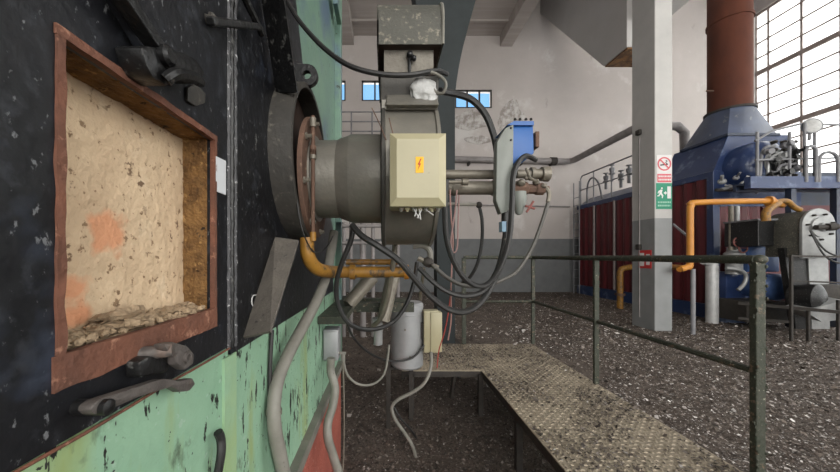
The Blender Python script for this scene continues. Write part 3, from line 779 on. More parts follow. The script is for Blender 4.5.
b = MB(); b.box(*(lambda a, c: (a.x, c.x, 1.06, 1.09, c.z, a.z))(P(500, 222, 1.08), P(504, 232, 1.08))); b.build('tag', flat('pale_blue_tag', (.25, .38, .5)), VT, smooth=False)
b = MB(); b.cyl(P(444, 204, 1.14), P(478, 204.5, 1.14), .006, n=8); b.build('side_arm', m_conduit, VT)
b = MB(); b.sphere(P(479, 205, 1.14), .012, 10, 8); b.build('arm_joint', m_edge, VT)

# ================================================================== HOSES AND CABLES
def hose(name, label, pts, r, mat, cat='hose', n=8, rings=True):
    pp = cr([P(*p) for p in pts], 7)
    b = MB(); b.tube(pp, r, n)
    o = b.build(name, mat); tag(o, label, cat)
    return o
hose('cable', 'black cable sagging from the top of boiler across the air inlet', [(283, -12, 1.05), (291, 8, 1.03), (304, 27, 1.0), (325, 49, .96), (350, 66, .93), (380, 74, .92), (410, 75, .92), (436, 71, .94), (447, 74, .98)], .0075, m_rubber, 'cable')
hose('cable', 'short grey cable loop beside the white plastic wrap', [(412, 73, .93), (430, 72, .93), (441, 77, .93), (446, 84, .93), (443, 93, .94), (436, 92, .95), (430, 84, .96)], .0045, m_conduit, 'cable')
hose('hose', 'thick black hose arching from air inlet down behind the blue box', [(440, 91, 1.12), (456, 94, 1.18), (472, 100, 1.2), (485, 114, 1.2), (493, 133, 1.2), (497, 152, 1.2), (499, 175, 1.2)], .0125, m_rubber)
hose('hose', 'dark hose looping from beige box under valve train and over the blue box', [(446, 180, .95), (445, 210, .95), (447, 240, .96), (456, 266, .98), (470, 283, 1.0), (486, 285, 1.02), (500, 268, 1.02), (509, 240, 1.02), (512, 205, 1.02), (513, 178, 1.02), (518, 163, 1.03), (526, 156, 1.04), (536, 160, 1.06)], .0085, m_rubber)
hose('hose', 'dark middle hose hanging in a bow below the valve train', [(419, 268, 1.05), (432, 281, 1.03), (448, 292, 1.02), (466, 296, 1.03), (484, 290, 1.05), (498, 268, 1.08), (505, 240, 1.1), (506, 220, 1.1)], .0085, m_rubber)
hose('hose', 'longest thick black hose running under burner to the valve train', [(352, 225, 1.0), (362, 236, .98), (378, 246, .97), (398, 260, .98), (412, 276, 1.0), (428, 294, 1.02), (446, 308, 1.03), (463, 312, 1.04), (479, 304, 1.05), (493, 283, 1.07), (503, 252, 1.08), (507, 222, 1.1)], .0105, m_rubber)
hose('hose', 'thin dusty hose with fittings sweeping up to the rightmost valve end', [(432, 264, 1.1), (445, 276, 1.1), (462, 285, 1.1), (482, 286, 1.11), (502, 280, 1.12), (518, 270, 1.13), (532, 248, 1.14), (541, 225, 1.14), (548, 203, 1.14)], .0068, m_hosegrey)
hose('hose', 'thin hose hanging from the horizontal arm under the brown pipes', [(479, 205, 1.14), (482, 220, 1.14), (482, 240, 1.15), (478, 262, 1.16), (470, 277, 1.18), (462, 283, 1.2)], .0062, m_rubber)
hose('hose', 'dark hose falling from burner and looping below to grey tank', [(353, 226, 1.05), (351, 240, 1.05), (343, 260, 1.06), (337, 280, 1.08), (337, 300, 1.1), (345, 319, 1.12), (358, 328, 1.15), (376, 329, 1.2), (394, 321, 1.25), (407, 303, 1.3), (414, 282, 1.32), (417, 262, 1.32)], .0085, m_rubber)
hose('hose', 'grey-brown hose dropping behind yellow gas pipe end', [(396, 236, 1.25), (394, 256, 1.25), (391, 278, 1.28), (387, 300, 1.3), (381, 318, 1.35), (373, 326, 1.4)], .0105, m_pipe)
hose('cable', 'thin black cable below the grey tank', [(345, 313, 1.9), (352, 335, 1.95), (368, 352, 2.1), (390, 361, 2.35), (412, 358, 2.45), (424, 345, 2.5)], .008, m_rubber, 'cable')
hose('cable', 'thin pale cable hanging in a small loop by the boiler corner', [(343, 357, 1.7), (347, 374, 1.7), (358, 384, 1.72), (373, 384, 1.78), (384, 374, 1.85), (388, 355, 1.95), (389, 345, 2.0)], .0065, m_conduit, 'cable')
hose('cable', 'thick grey cable from small beige box drooping to the floor', [(431, 352, 2.5), (431, 366, 2.45), (425, 382, 2.4), (413, 392, 2.38), (399, 399, 2.36), (392, 407, 2.35), (395, 419, 2.33), (404, 432, 2.32), (412, 445, 2.3), (416, 458, 2.24)], .013, m_conduit, 'cable')
hose('cable', 'thin dark cable lying on floor below the beige box', [(394, 407, 2.36), (400, 418, 2.36), (411, 430, 2.4), (416, 438, 2.44)], .008, m_rubber, 'cable')
hose('cable', 'pinkish wire hanging down left of the steel column', [(450, 190, 1.12), (451, 215, 1.12), (453, 240, 1.13), (452, 262, 1.14), (451, 290, 1.15), (451, 320, 1.17), (448, 340, 1.2)], .0028, M('pink_wire', (.30, .17, .15)), 'cable', 6)
hose('cable', 'looped pinkish wire beside the beige terminal box', [(457, 190, 1.12), (455, 212, 1.12), (451, 240, 1.12), (453, 252, 1.12), (457, 248, 1.12), (458, 225, 1.12), (459, 195, 1.12)], .0028, M('faded_wire', (.26, .16, .15)), 'cable', 6)
hose('cable', 'red wire dangling beside the small beige box', [(452, 262, 1.2), (450, 300, 1.2), (445, 330, 1.22), (439, 350, 1.25), (437, 368, 1.28)], .0024, M('red_wire', (.33, .05, .04)), 'cable', 6)
hose('conduit', 'thick grey conduit running down the green boiler panel', [(334, 232, 1.30), (331, 252, 1.26), (325, 280, 1.18), (314, 306, 1.1), (301, 330, 1.02), (287, 357, .93), (278, 380, .88), (274, 405, .85), (275, 430, .84), (280, 455, .85), (286, 486, .86)], .0185, m_conduit, 'conduit', 12)
hose('conduit', 'grey flexible conduit on the right edge of red plinth', [(331, 358, 1.5), (331, 372, 1.5), (335, 388, 1.48), (333, 405, 1.46), (328, 422, 1.42), (328, 438, 1.4), (333, 455, 1.41), (341, 480, 1.41)], .0195, m_conduit, 'conduit', 10)
hose('cable', 'thin dark strip drawn as the shadow line of the thick conduit on the green panel', [(272, 330, BX * F / (272 - VX) * .985), (270, 370, BX * F / (270 - VX) * .985), (270, 410, BX * F / (270 - VX) * .985), (272, 440, BX * F / (272 - VX) * .985), (280, 480, BX * F / (280 - VX) * .985)], .006, m_rubber, 'cable')  # dark tube drawn in place of the conduit's shadow line on the panel
hose('cable', 'thin cable arc hanging in front of the black plate under collar', [(296, 190, .93), (299, 215, .93), (304, 235, .94), (312, 250, .98), (320, 252, 1.0), (328, 245, 1.05), (333, 236, 1.1)], .0022, m_rubber, 'cable', 6)
hose('hose', 'frayed strip of dark peeled paint hanging on the chipped green panel joint', [(218, 432, .585), (221, 440, .59), (221, 455, .585), (217, 478, .58)], .008, m_rubber)  # peeled paint hanging from the joint, shaped as a short dark tube
hose('wire', 'pale wire curl on the slanted dusty rib', [(258, 312, .78), (252, 304, .76), (253, 296, .77), (258, 296, .79), (257, 304, .78), (262, 314, .8), (267, 320, .83)], .0016, m_plastic, 'wire', 5)
# hose clip on the conduit
c = P(274, 412, .85); b = MB(); b.lathe(c, (0, 0, 1), [(-.006, .021), (.006, .021)], 14); b.box(BX, c.x, c.y + .005, c.y + .03, c.z - .006, c.z + .006)
tag(b.build('conduit_clip', m_pipe), 'rough wire clip holding the thick grey conduit', 'clip')
# small junction box at the boiler corner
jb = thing('junction_box', 'small grey junction box on the boiler corner above red plinth', 'box', P(329, 362, 1.66))
a = P(320, 330, 1.62); c = P(338, 361, 1.62); a.x = BX + .001
b = MB(); b.box(a.x, c.x, 1.62, 1.72, c.z, a.z); b.build('box_body', m_tank, jb, bevel=.005)
b = MB(); b.box(a.x + .005, c.x - .005, 1.612, 1.621, c.z + .008, a.z - .008); b.build('box_lid', m_tank, jb, bevel=.002)
b = MB(); b.cyl(P(343, 353, 1.66), P(343, 361, 1.66), .012, n=8); b.cyl(P(338, 353, 1.66), P(346, 353, 1.66), .008, n=8); b.build('gland', m_conduit, jb)
hose('rod', 'thin pale rod hanging below the junction box', [(343, 360, 1.66), (344, 400, 1.66), (344, 440, 1.66), (343, 470, 1.66)], .004, m_pipe, 'rod', 6)
# ================================================================== TANK GROUP UNDER THE BURNER
TK = thing('condensate_tank', 'upright grey cylinder tank on black legs under the burner', 'tank', (.17, 2.62, 0))
tx, ty = .172, 2.62
zt0, zt1 = H - .90, H - .37
b = MB(); b.lathe((tx, ty, zt0), (0, 0, 1), [(0, .05), (.004, .118), (.02, .132), (.51, .132), (.524, .12), (.53, .04)], 32); tbody = b.build('tank_body', m_tank, TK)
b = MB(); b.lathe((tx, ty, zt1 - .10), (0, 0, 1), [(0, .1325), (.004, .134), (.008, .1325)], 32); b.build('tank_seam', m_tank, tbody)
for x in (.02, .215):
    b = MB(); b.box(x - .018, x + .018, ty + (-.02 if x < .1 else .12), ty + (.02 if x < .1 else .16), 0, zt0 + .12); b.build('leg', m_edge, TK, smooth=False)
b = MB(); b.box(.0, .24, ty - .03, ty + .15, zt0 - .02, zt0); b.build('shelf_bracket', m_edge, TK, smooth=False)
for (px, py) in ((405, 330), (405, 308), (410, 357)):
    b = MB(); b.lathe(P(px, py, ty - .133), (0, -1, 0), [(0, .008), (.006, .006)], 8); b.build('rivet', m_pipe, tbody)
SB = thing('switch_box', 'small beige switch box beside the grey tank', 'box', P(433, 353, 2.5))
a = P(424, 311, 2.5); c = P(442, 353, 2.5)
b = MB(); b.box(a.x, c.x - .02, 2.5, 2.6, c.z, a.z); b.build('box_body', m_boxbeige, SB, bevel=.008)
b = MB(); b.box(a.x + .05, c.x, 2.49, 2.58, c.z + .01, a.z - .01); b.build('box_cover', m_boxbeige, SB, bevel=.006)
b = MB(); b.box(a.x - .02, a.x + .01, 2.53, 2.57, c.z + .1, a.z - .1); b.build('mount', m_edge, SB, smooth=False)
# support frame with slanted ducts
FRM = thing('support_frame', 'low green-grey support frame beneath the yellow gas pipe', 'frame', (-.1, 2.2, 0))
b = MB(); b.box(BX, .14, 2.26, 2.32, H - .38, H - .30); b.build('cross_beam', m_greendark, FRM, smooth=False)
b = MB(); b.box(BX, .18, 2.05, 2.10, H - .36, H - .30); b.build('cross_beam', m_greendark, FRM, smooth=False)
b = MB(); a = P(336, 222, 1.5); c = P(341, 300, 1.5); b.box(a.x, c.x, 1.5, 1.53, c.z, a.z); b.build('bracket_post', m_green_up, FRM, smooth=False)
b = MB(); b.box(BX, -.19, 1.5, 2.30, H - .32, H - .285); b.build('side_beam', m_greendark, FRM, smooth=False)
for i, (p, q, r) in enumerate([((372, 277, 1.95), (348, 305, 1.85), .045), ((393, 276, 2.05), (383, 322, 1.95), .045)]):
    o = MB().cyl(P(*p), P(*q), r, r * .85, 16).build('sloping_pipe', m_pipe)
    tag(o, ['sloping grey pipe left under the yellow gas pipe', 'steep grey pipe right under yellow gas pipe beside tank'][i], 'pipe')
o = MB().lathe(P(378, 345, 2.0), (0, 0, 1), [(0, .018), (.004, .028), (.15, .03), (.155, .034), (.17, .034)], 16).build('metal_sleeve', m_galv)
tag(o, 'bright small metal sleeve hanging below the support frame', 'sleeve')
# fittings between the hoses, right of the yellow pipe
FT = thing('hose_manifold', 'small dark hose manifold with brass fittings right of yellow pipe', 'manifold', P(424, 262, 1.12))
b = MB(); b.sphere(P(428, 262, 1.12), .018, 10, 8, (1.2, 1, 1), .3, 3); b.build('manifold_body', m_edge, FT)
b = MB(); b.tube(cr([P(413, 246, 1.12), P(424, 246, 1.12), P(430, 252, 1.12), P(430, 262, 1.12)]), .010, 8); b.build('elbow', m_conduit, FT)
b = MB(); b.tube([P(418, 258, 1.12), P(438, 268, 1.12)], .009, 8); b.build('nipple', m_pipe, FT)
b = MB(); b.tube([P(424, 268, 1.12), P(420, 300, 1.2)], .006, 6); b.build('drop_tube', m_pipe, FT)
# pipe rack seen through the gap behind the burner
PR = thing('pipe_rack', 'grey pipe rack standing far behind under the burner', 'pipe rack', (-.3, 5.6, 0))
for px in (344, 351, 363, 373, 398):
    b = MB(); a = P(px, 222, 5.6); b.cyl((a.x, 5.6, 0), a, .035 if px != 363 else .055, n=10); b.build('upright', m_wpipe, PR)
for py in (226, 243, 262):
    b = MB(); b.cyl(P(341, py, 5.56), P(402, py, 5.56), .03, n=10); b.build('cross_pipe', m_wpipe, PR)

# ================================================================== STEEL COLUMN WITH HAUNCH
SD = 5.05
pts = [P(437, 345, SD), P(455, 345, SD), P(455, 96, SD)]
pts[0].z = 0; pts[1].z = 0
for (px, py) in ((456.5, 82), (459, 66), (463, 47), (469, 24), (477, -4), (486, -36), (497, -70)):
    pts.append(P(px, py, SD))
pts += [Vector((pts[-1].x, SD, CEIL_L)), Vector((P(404, 0, SD).x, SD, CEIL_L)), P(404, -70, SD), P(412, -20, SD), P(420, 25, SD), P(430, 70, SD), P(437, 110, SD)]
SC = thing('steel_column', 'dark grey steel column with curved haunch behind the burner', 'column', (.94, SD + .15, 0))
MB().prism(pts, (0, .02, 0)).build('front_flange', m_steelgrey, SC, smooth=False)
web = [Vector((p.x * .98 + .02, p.y, p.z)) for p in pts]
b = MB(); b.prism([p + Vector((0, .02, 0)) for p in pts], (0, .3, 0)); b.build('column_body', m_steelgrey, SC, smooth=False)
b = MB(); b.box(.72, 1.18, SD - .08, SD + .4, 0, .03); b.build('base_plate', m_edge, SC, smooth=False)

# ================================================================== WALKWAY PLATFORM AND RAILING
PZ = H - 1.016
PF = thing('walkway_platform', 'low walkway of dusty checker plate on dark steel legs', 'platform', (1.2, 2.6, 0))
def deck(x0, x1, y0, y1):
    b = MB(); b.box(x0, x1, y0, y1, PZ - .008, PZ); b.build('deck_plate', m_deck, PF, smooth=False)
    s = MB(); st = .034
    nx = int((x1 - x0) / st); ny = int((y1 - y0) / st)
    for i in range(nx):
        for j in range(ny):
            cx = x0 + (i + .5) * st; cy = y0 + (j + .5) * st
            if (i + j) % 2: dx, dy = .013, .0045
            else: dx, dy = .0045, .013
            k = len(s.v)
            s.v += [(cx - dx, cy - dy, PZ), (cx + dx, cy - dy, PZ), (cx + dx, cy + dy, PZ), (cx - dx, cy + dy, PZ), (cx, cy, PZ + .005)]
            s.f += [(k, k + 1, k + 4), (k + 1, k + 2, k + 4), (k + 2, k + 3, k + 4), (k + 3, k, k + 4)]
    o = s.build('tread_studs', m_stud, PF, smooth=False, recalc=False); o['kind'] = 'stuff'
deck(.14, .848, 2.84, 3.70); deck(.848, 1.68, 2.545, 3.70); deck(.848, 1.68, 1.40, 2.54); deck(.848, 1.68, .25, 1.395)
def edge(p, q): 
    b = MB(); b.bar(p, q, .03, .05); b.build('edge_angle', m_edge, PF, smooth=False)
ez = PZ - .032
edge((.14, 2.855, ez), (.85, 2.855, ez)); edge((.862, .25, ez), (.862, 2.86, ez)); edge((1.665, .25, ez), (1.665, 3.7, ez)); edge((.14, 3.685, ez), (1.68, 3.685, ez))
for (x, y) in ((.835, 2.83), (.87, 2.10), (.87, 1.0), (1.66, 2.54), (1.66, 1.43), (1.66, 3.68), (.84, 3.68), (.23, 2.86), (.2, 3.68), (.87, .28), (1.66, .28)):
    b = MB(); b.box(x - .02, x + .02, y - .02, y + .02, 0, ez); b.build('leg', m_edge, PF, smooth=False)
b = MB(); b.bar((.62, 2.90, ez), (.60, 2.95, .10), .025, .03); b.build('brace', m_edge, PF, smooth=False)

RL = thing('guard_railing', 'dark green pipe guard railing along the walkway', 'railing', (1.69, 2.5, PZ))
RZ = H - .016
def rpost(x, y, w, label=None):
    b = MB(); b.box(x - w / 2, x + w / 2, y - w * .35, y + w * .35, PZ, RZ - .01); o = b.build('post', m_greendark, RL, smooth=False, bevel=.004)
    # flaking paint along the post
    f = MB()
    for k in range(70):
        z = PZ + random.random() * 1.0; s_ = random.choice((-1, 1)); r = random.uniform(.002, .007)
        f.sphere((x + s_ * w / 2, y - w * .3 + random.uniform(-.006, .01), z), r, 5, 4, (.8, 1, 1.5), .6, k)
    q = f.build('paint_flakes', m_greendark, RL); q['kind'] = 'stuff'
rpost(1.70, 3.70, .038); rpost(1.67, 2.545, .037); rpost(1.66, 1.43, .043); rpost(.90, 3.70, .045)
b = MB(); b.tube([(1.655, 1.43, RZ), (1.67, 2.5, RZ), (1.70, 3.70, RZ)], .021, 10); b.build('top_rail', m_greendark, RL)
b = MB(); b.tube([(.90, 3.70, RZ), (1.70, 3.70, RZ)], .021, 10); b.build('top_rail', m_greendark, RL)
b = MB(); b.sphere((1.668, 1.43, RZ), .028, 12, 8, (1, 1, .8)); b.build('corner_joint', m_greendark, RL)
b = MB(); b.tube([(1.66, 1.43, H - .518), (1.70, 3.70, H - .525)], .016, 8); b.build('mid_rail', m_greendark, RL)
b = MB(); b.tube([(.90, 3.70, H - .525), (1.70, 3.70, H - .525)], .014, 8); b.build('mid_rail', m_greendark, RL)

# ================================================================== CONCRETE COLUMN WITH SIGNS
CX0, CX1, CY0, CY1 = 5.04, 5.37, 6.0, 6.56
CC = thing('concrete_column', 'tall square grey concrete column carrying safety signs', 'column', (5.2, 6.28, 0))
b = MB(); b.box(CX0, CX1, CY0, CY1, 0, CEIL_R); b.build('shaft', m_concrete, CC, smooth=False, bevel=.012)
b = MB(); b.cyl((CX0 - .01, 6.35, 0.2), (CX0 - .01, 6.35, H + 2.35), .012, n=8); b.build('conduit', m_wpipe, CC)
for z in (H + .13, H + 2.4):
    b = MB(); b.box(CX0 - .06, CX0, 6.30, 6.40, z, z + .1); b.build('outlet_box', m_edge, CC, smooth=False, bevel=.01)
m_swhite = flat('sign_white', (.62, .61, .60)); m_sred = flat('sign_red', (.55, .10, .12)); m_sgreen = flat('sign_green', (.02, .22, .13)); m_sblack = flat('sign_black', (.03, .03, .03)); m_firered = flat('fire_red', (.5, .03, .03))
sy_ = CY0 - .006
def fx(px): return (px - VX) / F * CY0
def fz(py): return H + (VY - py) / F * CY0
NS = thing('no_smoking_sign', 'white no smoking sign with red ring on the column', 'sign', (fx(664), sy_, fz(183)))
b = MB(); b.box(fx(656.5), fx(671.5), sy_, CY0, fz(182.8), fz(155)); b.build('panel', m_swhite, NS, smooth=False)
cxs, czs = fx(664), fz(164); rr_ = (fx(671) - fx(657)) / 2 * .98
b = MB(); b.lathe((cxs, sy_ - .001, czs), (0, -1, 0), [(0, rr_), (.003, rr_), (.003, rr_ * .8), (0, rr_ * .8)], 32, closed=True); b.build('ring', m_sred, NS)
b = MB(); b.bar((cxs - rr_ * .62, sy_ - .004, czs + rr_ * .62), (cxs + rr_ * .62, sy_ - .004, czs - rr_ * .62), .003, rr_ * .2, up=(1, 0, 1)); b.build('slash', m_sred, NS, smooth=False)
b = MB(); b.bar((cxs - rr_ * .6, sy_ - .002, czs - rr_ * .18), (cxs + rr_ * .5, sy_ - .002, czs - rr_ * .05), .002, rr_ * .2); b.build('cigarette', m_sblack, NS, smooth=False)
b = MB(); b.tube(cr([(cxs + rr_ * .45, sy_ - .002, czs), (cxs + rr_ * .2, sy_ - .002, czs + rr_ * .2), (cxs + rr_ * .4, sy_ - .002, czs + rr_ * .38), (cxs + rr_ * .2, sy_ - .002, czs + rr_ * .52)]), .006, 5); b.build('smoke', m_sblack, NS)
b = MB(); b.box(fx(657), fx(671), sy_ - .002, sy_, fz(182.3), fz(174)); b.build('text_band', m_sred, NS, smooth=False)
for z in (176.3, 179.6):
    b = MB(); k = 0; x = 658.2
    while x < 669.6:
        wd = random.uniform(.7, 1.5); b.box(fx(x), fx(x + wd), sy_ - .003, sy_ - .002, fz(z + 1), fz(z - .7)); x += wd + .45
    b.build('lettering', m_swhite, NS, smooth=False)
XS = thing('exit_sign', 'green emergency exit sign with white running figure on the column', 'sign', (fx(664), sy_, fz(209)))
b = MB(); b.box(fx(656), fx(671.7), sy_, CY0, fz(209), fz(183.2)); b.build('panel', m_sgreen, XS, smooth=False)
sy2 = sy_ - .003
def slab(name, pix, mat): 
    MB().prism([(fx(x), sy2, fz(y)) for x, y in pix], (0, .0025, 0)).build(name, mat, XS, smooth=False)
slab('door_symbol', [(667, 186.5), (670.5, 186.5), (670.5, 198.5), (667, 198.5)], m_swhite)
slab('arrow_symbol', [(663.6, 192.2), (665, 192.2), (665, 191), (666.6, 193), (665, 195), (665, 193.8), (663.6, 193.8)], m_swhite)
b = MB(); b.lathe((fx(661.4), sy2, fz(188.3)), (0, -1, 0), [(0, .016), (.002, .016)], 12); b.build('figure_head', m_swhite, XS)
slab('figure_body', [(660.4, 189.6), (662.2, 189.8), (661.4, 193), (663, 195.5), (662.3, 198.3), (661.5, 198.2), (661.6, 196), (660.2, 194.4), (658.8, 196.3), (657, 196.5), (657.1, 195.6), (658.4, 195.2), (659.4, 192.8), (658.4, 192.6), (657.8, 193.8), (657.2, 193.3), (658, 191.2)], m_swhite)
for z in (202.3, 205.6):
    b = MB(); x = 657.6
    while x < 669.5:
        wd = random.uniform(.7, 1.6); b.box(fx(x), fx(x + wd), sy2, sy2 + .002, fz(z + .9), fz(z - .8)); x += wd + .5
    b.build('lettering', flat('pale_green_print', (.28, .48, .38)), XS, smooth=False)
# red fire sign hung on the far face of the column
FS = thing('fire_sign', 'red and white fire equipment sign low on the concrete column', 'sign', (CX0 - .01, 6.25, H - .2))
def sp(px, py): return PXP(px, py, CX0 - .012)
b = MB(); b.prism([sp(638.5, 250.5), sp(651, 250), sp(651, 268.5), sp(638.5, 268)], (.010, 0, 0)); b.build('panel', m_firered, FS, smooth=False)
for pix in ([(640, 253), (644, 253), (644, 258), (640, 258)], [(646, 254), (649.5, 254), (649.5, 265), (646, 265)], [(640, 261), (644, 261), (644, 266), (640, 266)]):
    MB().prism([PXP(x, y, CX0 - .015) for x, y in pix], (.003, 0, 0)).build('symbol', m_swhite, FS, smooth=False)

# ================================================================== SECOND BOILER (right)
B2X0, B2X1, B2Y0, B2Y1 = 7.28, 10.2, 7.12, 12.15
TOPZ = H + 1.87
B2 = thing('boiler', 'long blue boiler with dark red corrugated side panels by the windows', 'boiler', (8.7, 9.6, 0))
b = MB(); b.box(B2X0 + .05, B2X1, B2Y0 + .05, B2Y1, .12, TOPZ); b.build('casing', m_bluedark, B2, smooth=False)
b = MB(); b.box(B2X0 - .02, B2X1, B2Y0 - .02, B2Y1, .0, .32); b.build('skirt', m_blue, B2, smooth=False, bevel=.01)
b = MB(); b.box(B2X0 - .03, B2X0 + .12, B2Y0 - .03, B2Y0 + .12, .3, TOPZ + .02); b.build('corner_post', m_blue, B2, smooth=False, bevel=.01)
b = MB(); b.box(B2X0 - .03, B2X0 + .12, B2Y0 + .1, B2Y1, TOPZ - .12, TOPZ + .02); b.build('top_angle', m_blue, B2, smooth=False, bevel=.01)
# sloping roof
b = MB(); b.prism([(B2X0, B2Y0, TOPZ), (7.62, B2Y0, H + 2.70), (9.0, B2Y0, H + 2.70), (9.0, B2Y0, TOPZ)], (0, 1.35, 0)); b.build('smoke_box', m_blue, B2, smooth=False, bevel=.01)
b = MB(); b.prism([(B2X0, B2Y0 + 1.35, TOPZ), (7.75, B2Y0 + 1.35, TOPZ + .32), (9.7, B2Y0 + 1.35, TOPZ + .32), (10.2, B2Y0 + 1.35, TOPZ)], (0, B2Y1 - B2Y0 - 1.35, 0)); b.build('roof', m_blue, B2, smooth=False)
# corrugated panels on the long side
def corr(axis, fixed, a0, a1, z0, z1, pitch, amp):
    b = MB(); n = max(2, int((a1 - a0) / pitch)) * 4; prof = [0, 0, 1, 1]
    pts = []
    for i in range(n + 1):
        a = a0 + (a1 - a0) * i / n; pts.append((a, fixed - amp * (.5 if True else 0) * (1 if prof[i % 4] else -1)))
    for (a, w) in pts:
        for z in (z0, z1): b.v.append((w, a, z) if axis == 'x' else (a, w, z))
    for i in range(n): b.f.append((2 * i, 2 * i + 1, 2 * i + 3, 2 * i + 2))
    return b
npan = 5; L = (B2Y1 - B2Y0 - .1) / npan
for k in range(npan):
    y0 = B2Y0 + .1 + L * k
    corr('x', B2X0, y0 + .03, y0 + L - .03, .33, TOPZ - .10, .26, .045).build('corrugated_panel', m_red, B2, smooth=False, recalc=False)
    if k: 
        b = MB(); b.box(B2X0 - .045, B2X0, y0 - .025, y0 + .025, .33, TOPZ - .1); b.build('panel_strip', m_strip, B2, smooth=False)
corr('y', B2Y0, B2X0 + .14, 8.35, .9, H + 1.12, .2, .04).build('corrugated_panel', m_red, B2, smooth=False, recalc=False)
b = MB(); b.box(B2X0 + .1, 8.4, B2Y0 - .02, B2Y0 + .05, .32, .92); b.build('end_plate', m_blue, B2, smooth=False)
b = MB(); b.box(B2X0 + .1, 9.2, B2Y0 - .03, B2Y0 + .05, H + 1.1, TOPZ); b.build('end_plate', m_blue, B2, smooth=False)
b = MB(); b.box(8.35, 10.2, B2Y0 - .03, B2Y0 + .05, .32, H + 1.12); b.build('end_plate', m_red, B2, smooth=False)
# hood frustum and chimney
hx0, hx1, hy0, hy1, hz0 = 7.60, 8.72, B2Y0, B2Y0 + 1.1, H + 2.70
CXc, CYc, CR = 8.22, 7.66, .40
b = MB(); n = 40; hz1 = H + 3.42
base = []
for k in range(n):
    an = 2 * math.pi * k / n; c_, s_ = math.cos(an), math.sin(an); m_ = max(abs(c_), abs(s_))
    base.append((( hx0 + hx1) / 2 + c_ / m_ * (hx1 - hx0) / 2, (hy0 + hy1) / 2 + s_ / m_ * (hy1 - hy0) / 2, hz0))
top = [(CXc + math.cos(2 * math.pi * k / n) * .42, CYc + math.sin(2 * math.pi * k / n) * .42, hz1) for k in range(n)]
b.v = base + top
b.f = [(k, (k + 1) % n, n + (k + 1) % n, n + k) for k in range(n)]
b.build('smoke_hood', m_hood, B2)
b = MB(); b.box(hx0 - .03, hx1 + .03, hy0 - .03, hy1 + .03, hz0 - .03, hz0 + .03); b.build('hood_flange', m_bluedark, B2, smooth=False, bevel=.005)
b = MB(); b.lathe((CXc, CYc, hz1 - .02), (0, 0, 1), [(0, .45), (.05, .45)], 40); b.build('chimney_flange', m_edge, B2)
b = MB(); b.cyl((CXc, CYc, hz1), (CXc, CYc, CEIL_R + .02), .385, n=44); chim = b.build('chimney', m_chim, B2)
for z in (H + 5.55, H + 7.6):
    b = MB(); b.lathe((CXc, CYc, z), (0, 0, 1), [(0, .38), (0, .41), (.06, .41), (.06, .38)], 44, closed=True); b.build('chimney_band', m_chim, chim)
b = MB(); b.cyl((CXc - .55, CYc, H + 3.95), (CXc - .3, CYc, H + 3.95), .02, n=8); b.build('sample_stub', m_rust, chim)
# steam drum with fittings
DX, DZ = 8.0, H + 1.93
b = MB(); b.lathe((DX, 6.62, DZ), (0, 1, 0), [(0, .12), (.02, .30), (.06, .42), (.12, .49), (.2, .52), (2.0, .52)], 40); drum = b.build('drum', m_blue, B2)
b = MB(); b.lathe((DX + .1, 6.60, DZ), (0, 1, 0), [(-.03, .26), (0, .28), (.05, .28)], 28); b.build('manhole', m_silver, drum)
for k in range(3):
    x = DX - .12 + .20 * k
    b = MB(); b.tube(cr([(x, 6.55, DZ - .45), (x, 6.5, DZ - .2), (x + .03, 6.5, DZ + .1), (x, 6.55, DZ + .42)]), .022, 8); b.build('gauge_pipe', m_rail_grey, drum)
    for zz_ in (-.3, -.05, .22, .38):
        b = MB(); b.lathe((x, 6.44, DZ + zz_), (0, 1, 0), [(0, .018), (.02, .035), (.09, .035), (.1, .018)], 10); b.build('gauge_valve', m_edge, drum)
    b = MB(); b.box(x - .03, x + .03, 6.45, 6.52, DZ - .2, DZ + .15); b.build('sight_glass', m_black2 if k != 1 else m_silver, drum, smooth=False)
b = MB(); b.tube(cr([(DX - .35, 6.62, DZ - .62), (DX - .1, 6.5, DZ - .48), (DX + .3, 6.45, DZ - .50), (DX + .55, 6.5, DZ - .2)]), .025, 8); b.build('drain_line', m_rail_grey, B2)
for k, (pa, pb, pc) in enumerate([((760, 176), (763, 150), (775, 146)), ((768, 182), (769, 160), (782, 152)), ((776, 181), (780, 166), (796, 164)), ((783, 148), (790, 142), (797, 150)), ((770, 172), (786, 173), (799, 170)), ((764, 160), (778, 158), (794, 158))]):
    b = MB(); b.tube(cr([P(*pa, 6.44), P(*pb, 6.42), P(*pc, 6.42)], 5), .026, 8); b.build('gauge_pipe', m_galv if k % 2 else m_rail_grey, drum)
for k, (px, py) in enumerate([(765, 152), (772, 162), (770, 175), (783, 146), (788, 160), (795, 152), (796, 168), (782, 172)]):
    b = MB(); b.lathe(P(px, py, 6.40), (random.uniform(-.4, .4), -1, random.uniform(-.3, .3)), [(-.04, .03), (0, .06), (.05, .06), (.07, .03), (.12, .03), (.13, .055), (.15, .055)], 10); b.build('gauge_valve', m_black2 if k % 3 else m_rail_grey, drum)
# valves at the boiler end above the yellow pipe
for k, (px, py, r) in enumerate([(722, 183, .07), (730, 188, .06), (742, 184, .07), (750, 189, .06), (757, 182, .05), (735, 179, .05)]):
    c = P(px, py, 6.75); b = MB(); b.lathe(c, (random.uniform(-1, 1), -.4, random.uniform(-.5, .5)), [(0, r * .5), (.02, r), (.06, r), (.08, r * .4), (.2, r * .4)], 12); b.build('feed_valve', m_rail_grey if k % 2 else m_galv, B2)
b = MB(); b.tube(cr([P(718, 190, 6.8), P(728, 188, 6.7), P(742, 187, 6.7), P(752, 190, 6.7), P(754, 180, 6.7), P(746, 176, 6.75)]), .03, 8); b.build('feed_pipe', m_galv, B2)
b = MB(); b.tube([P(716, 190, 6.75), P(760, 190, 6.75)], .035, 8); b.build('feed_pipe', m_edge, B2)
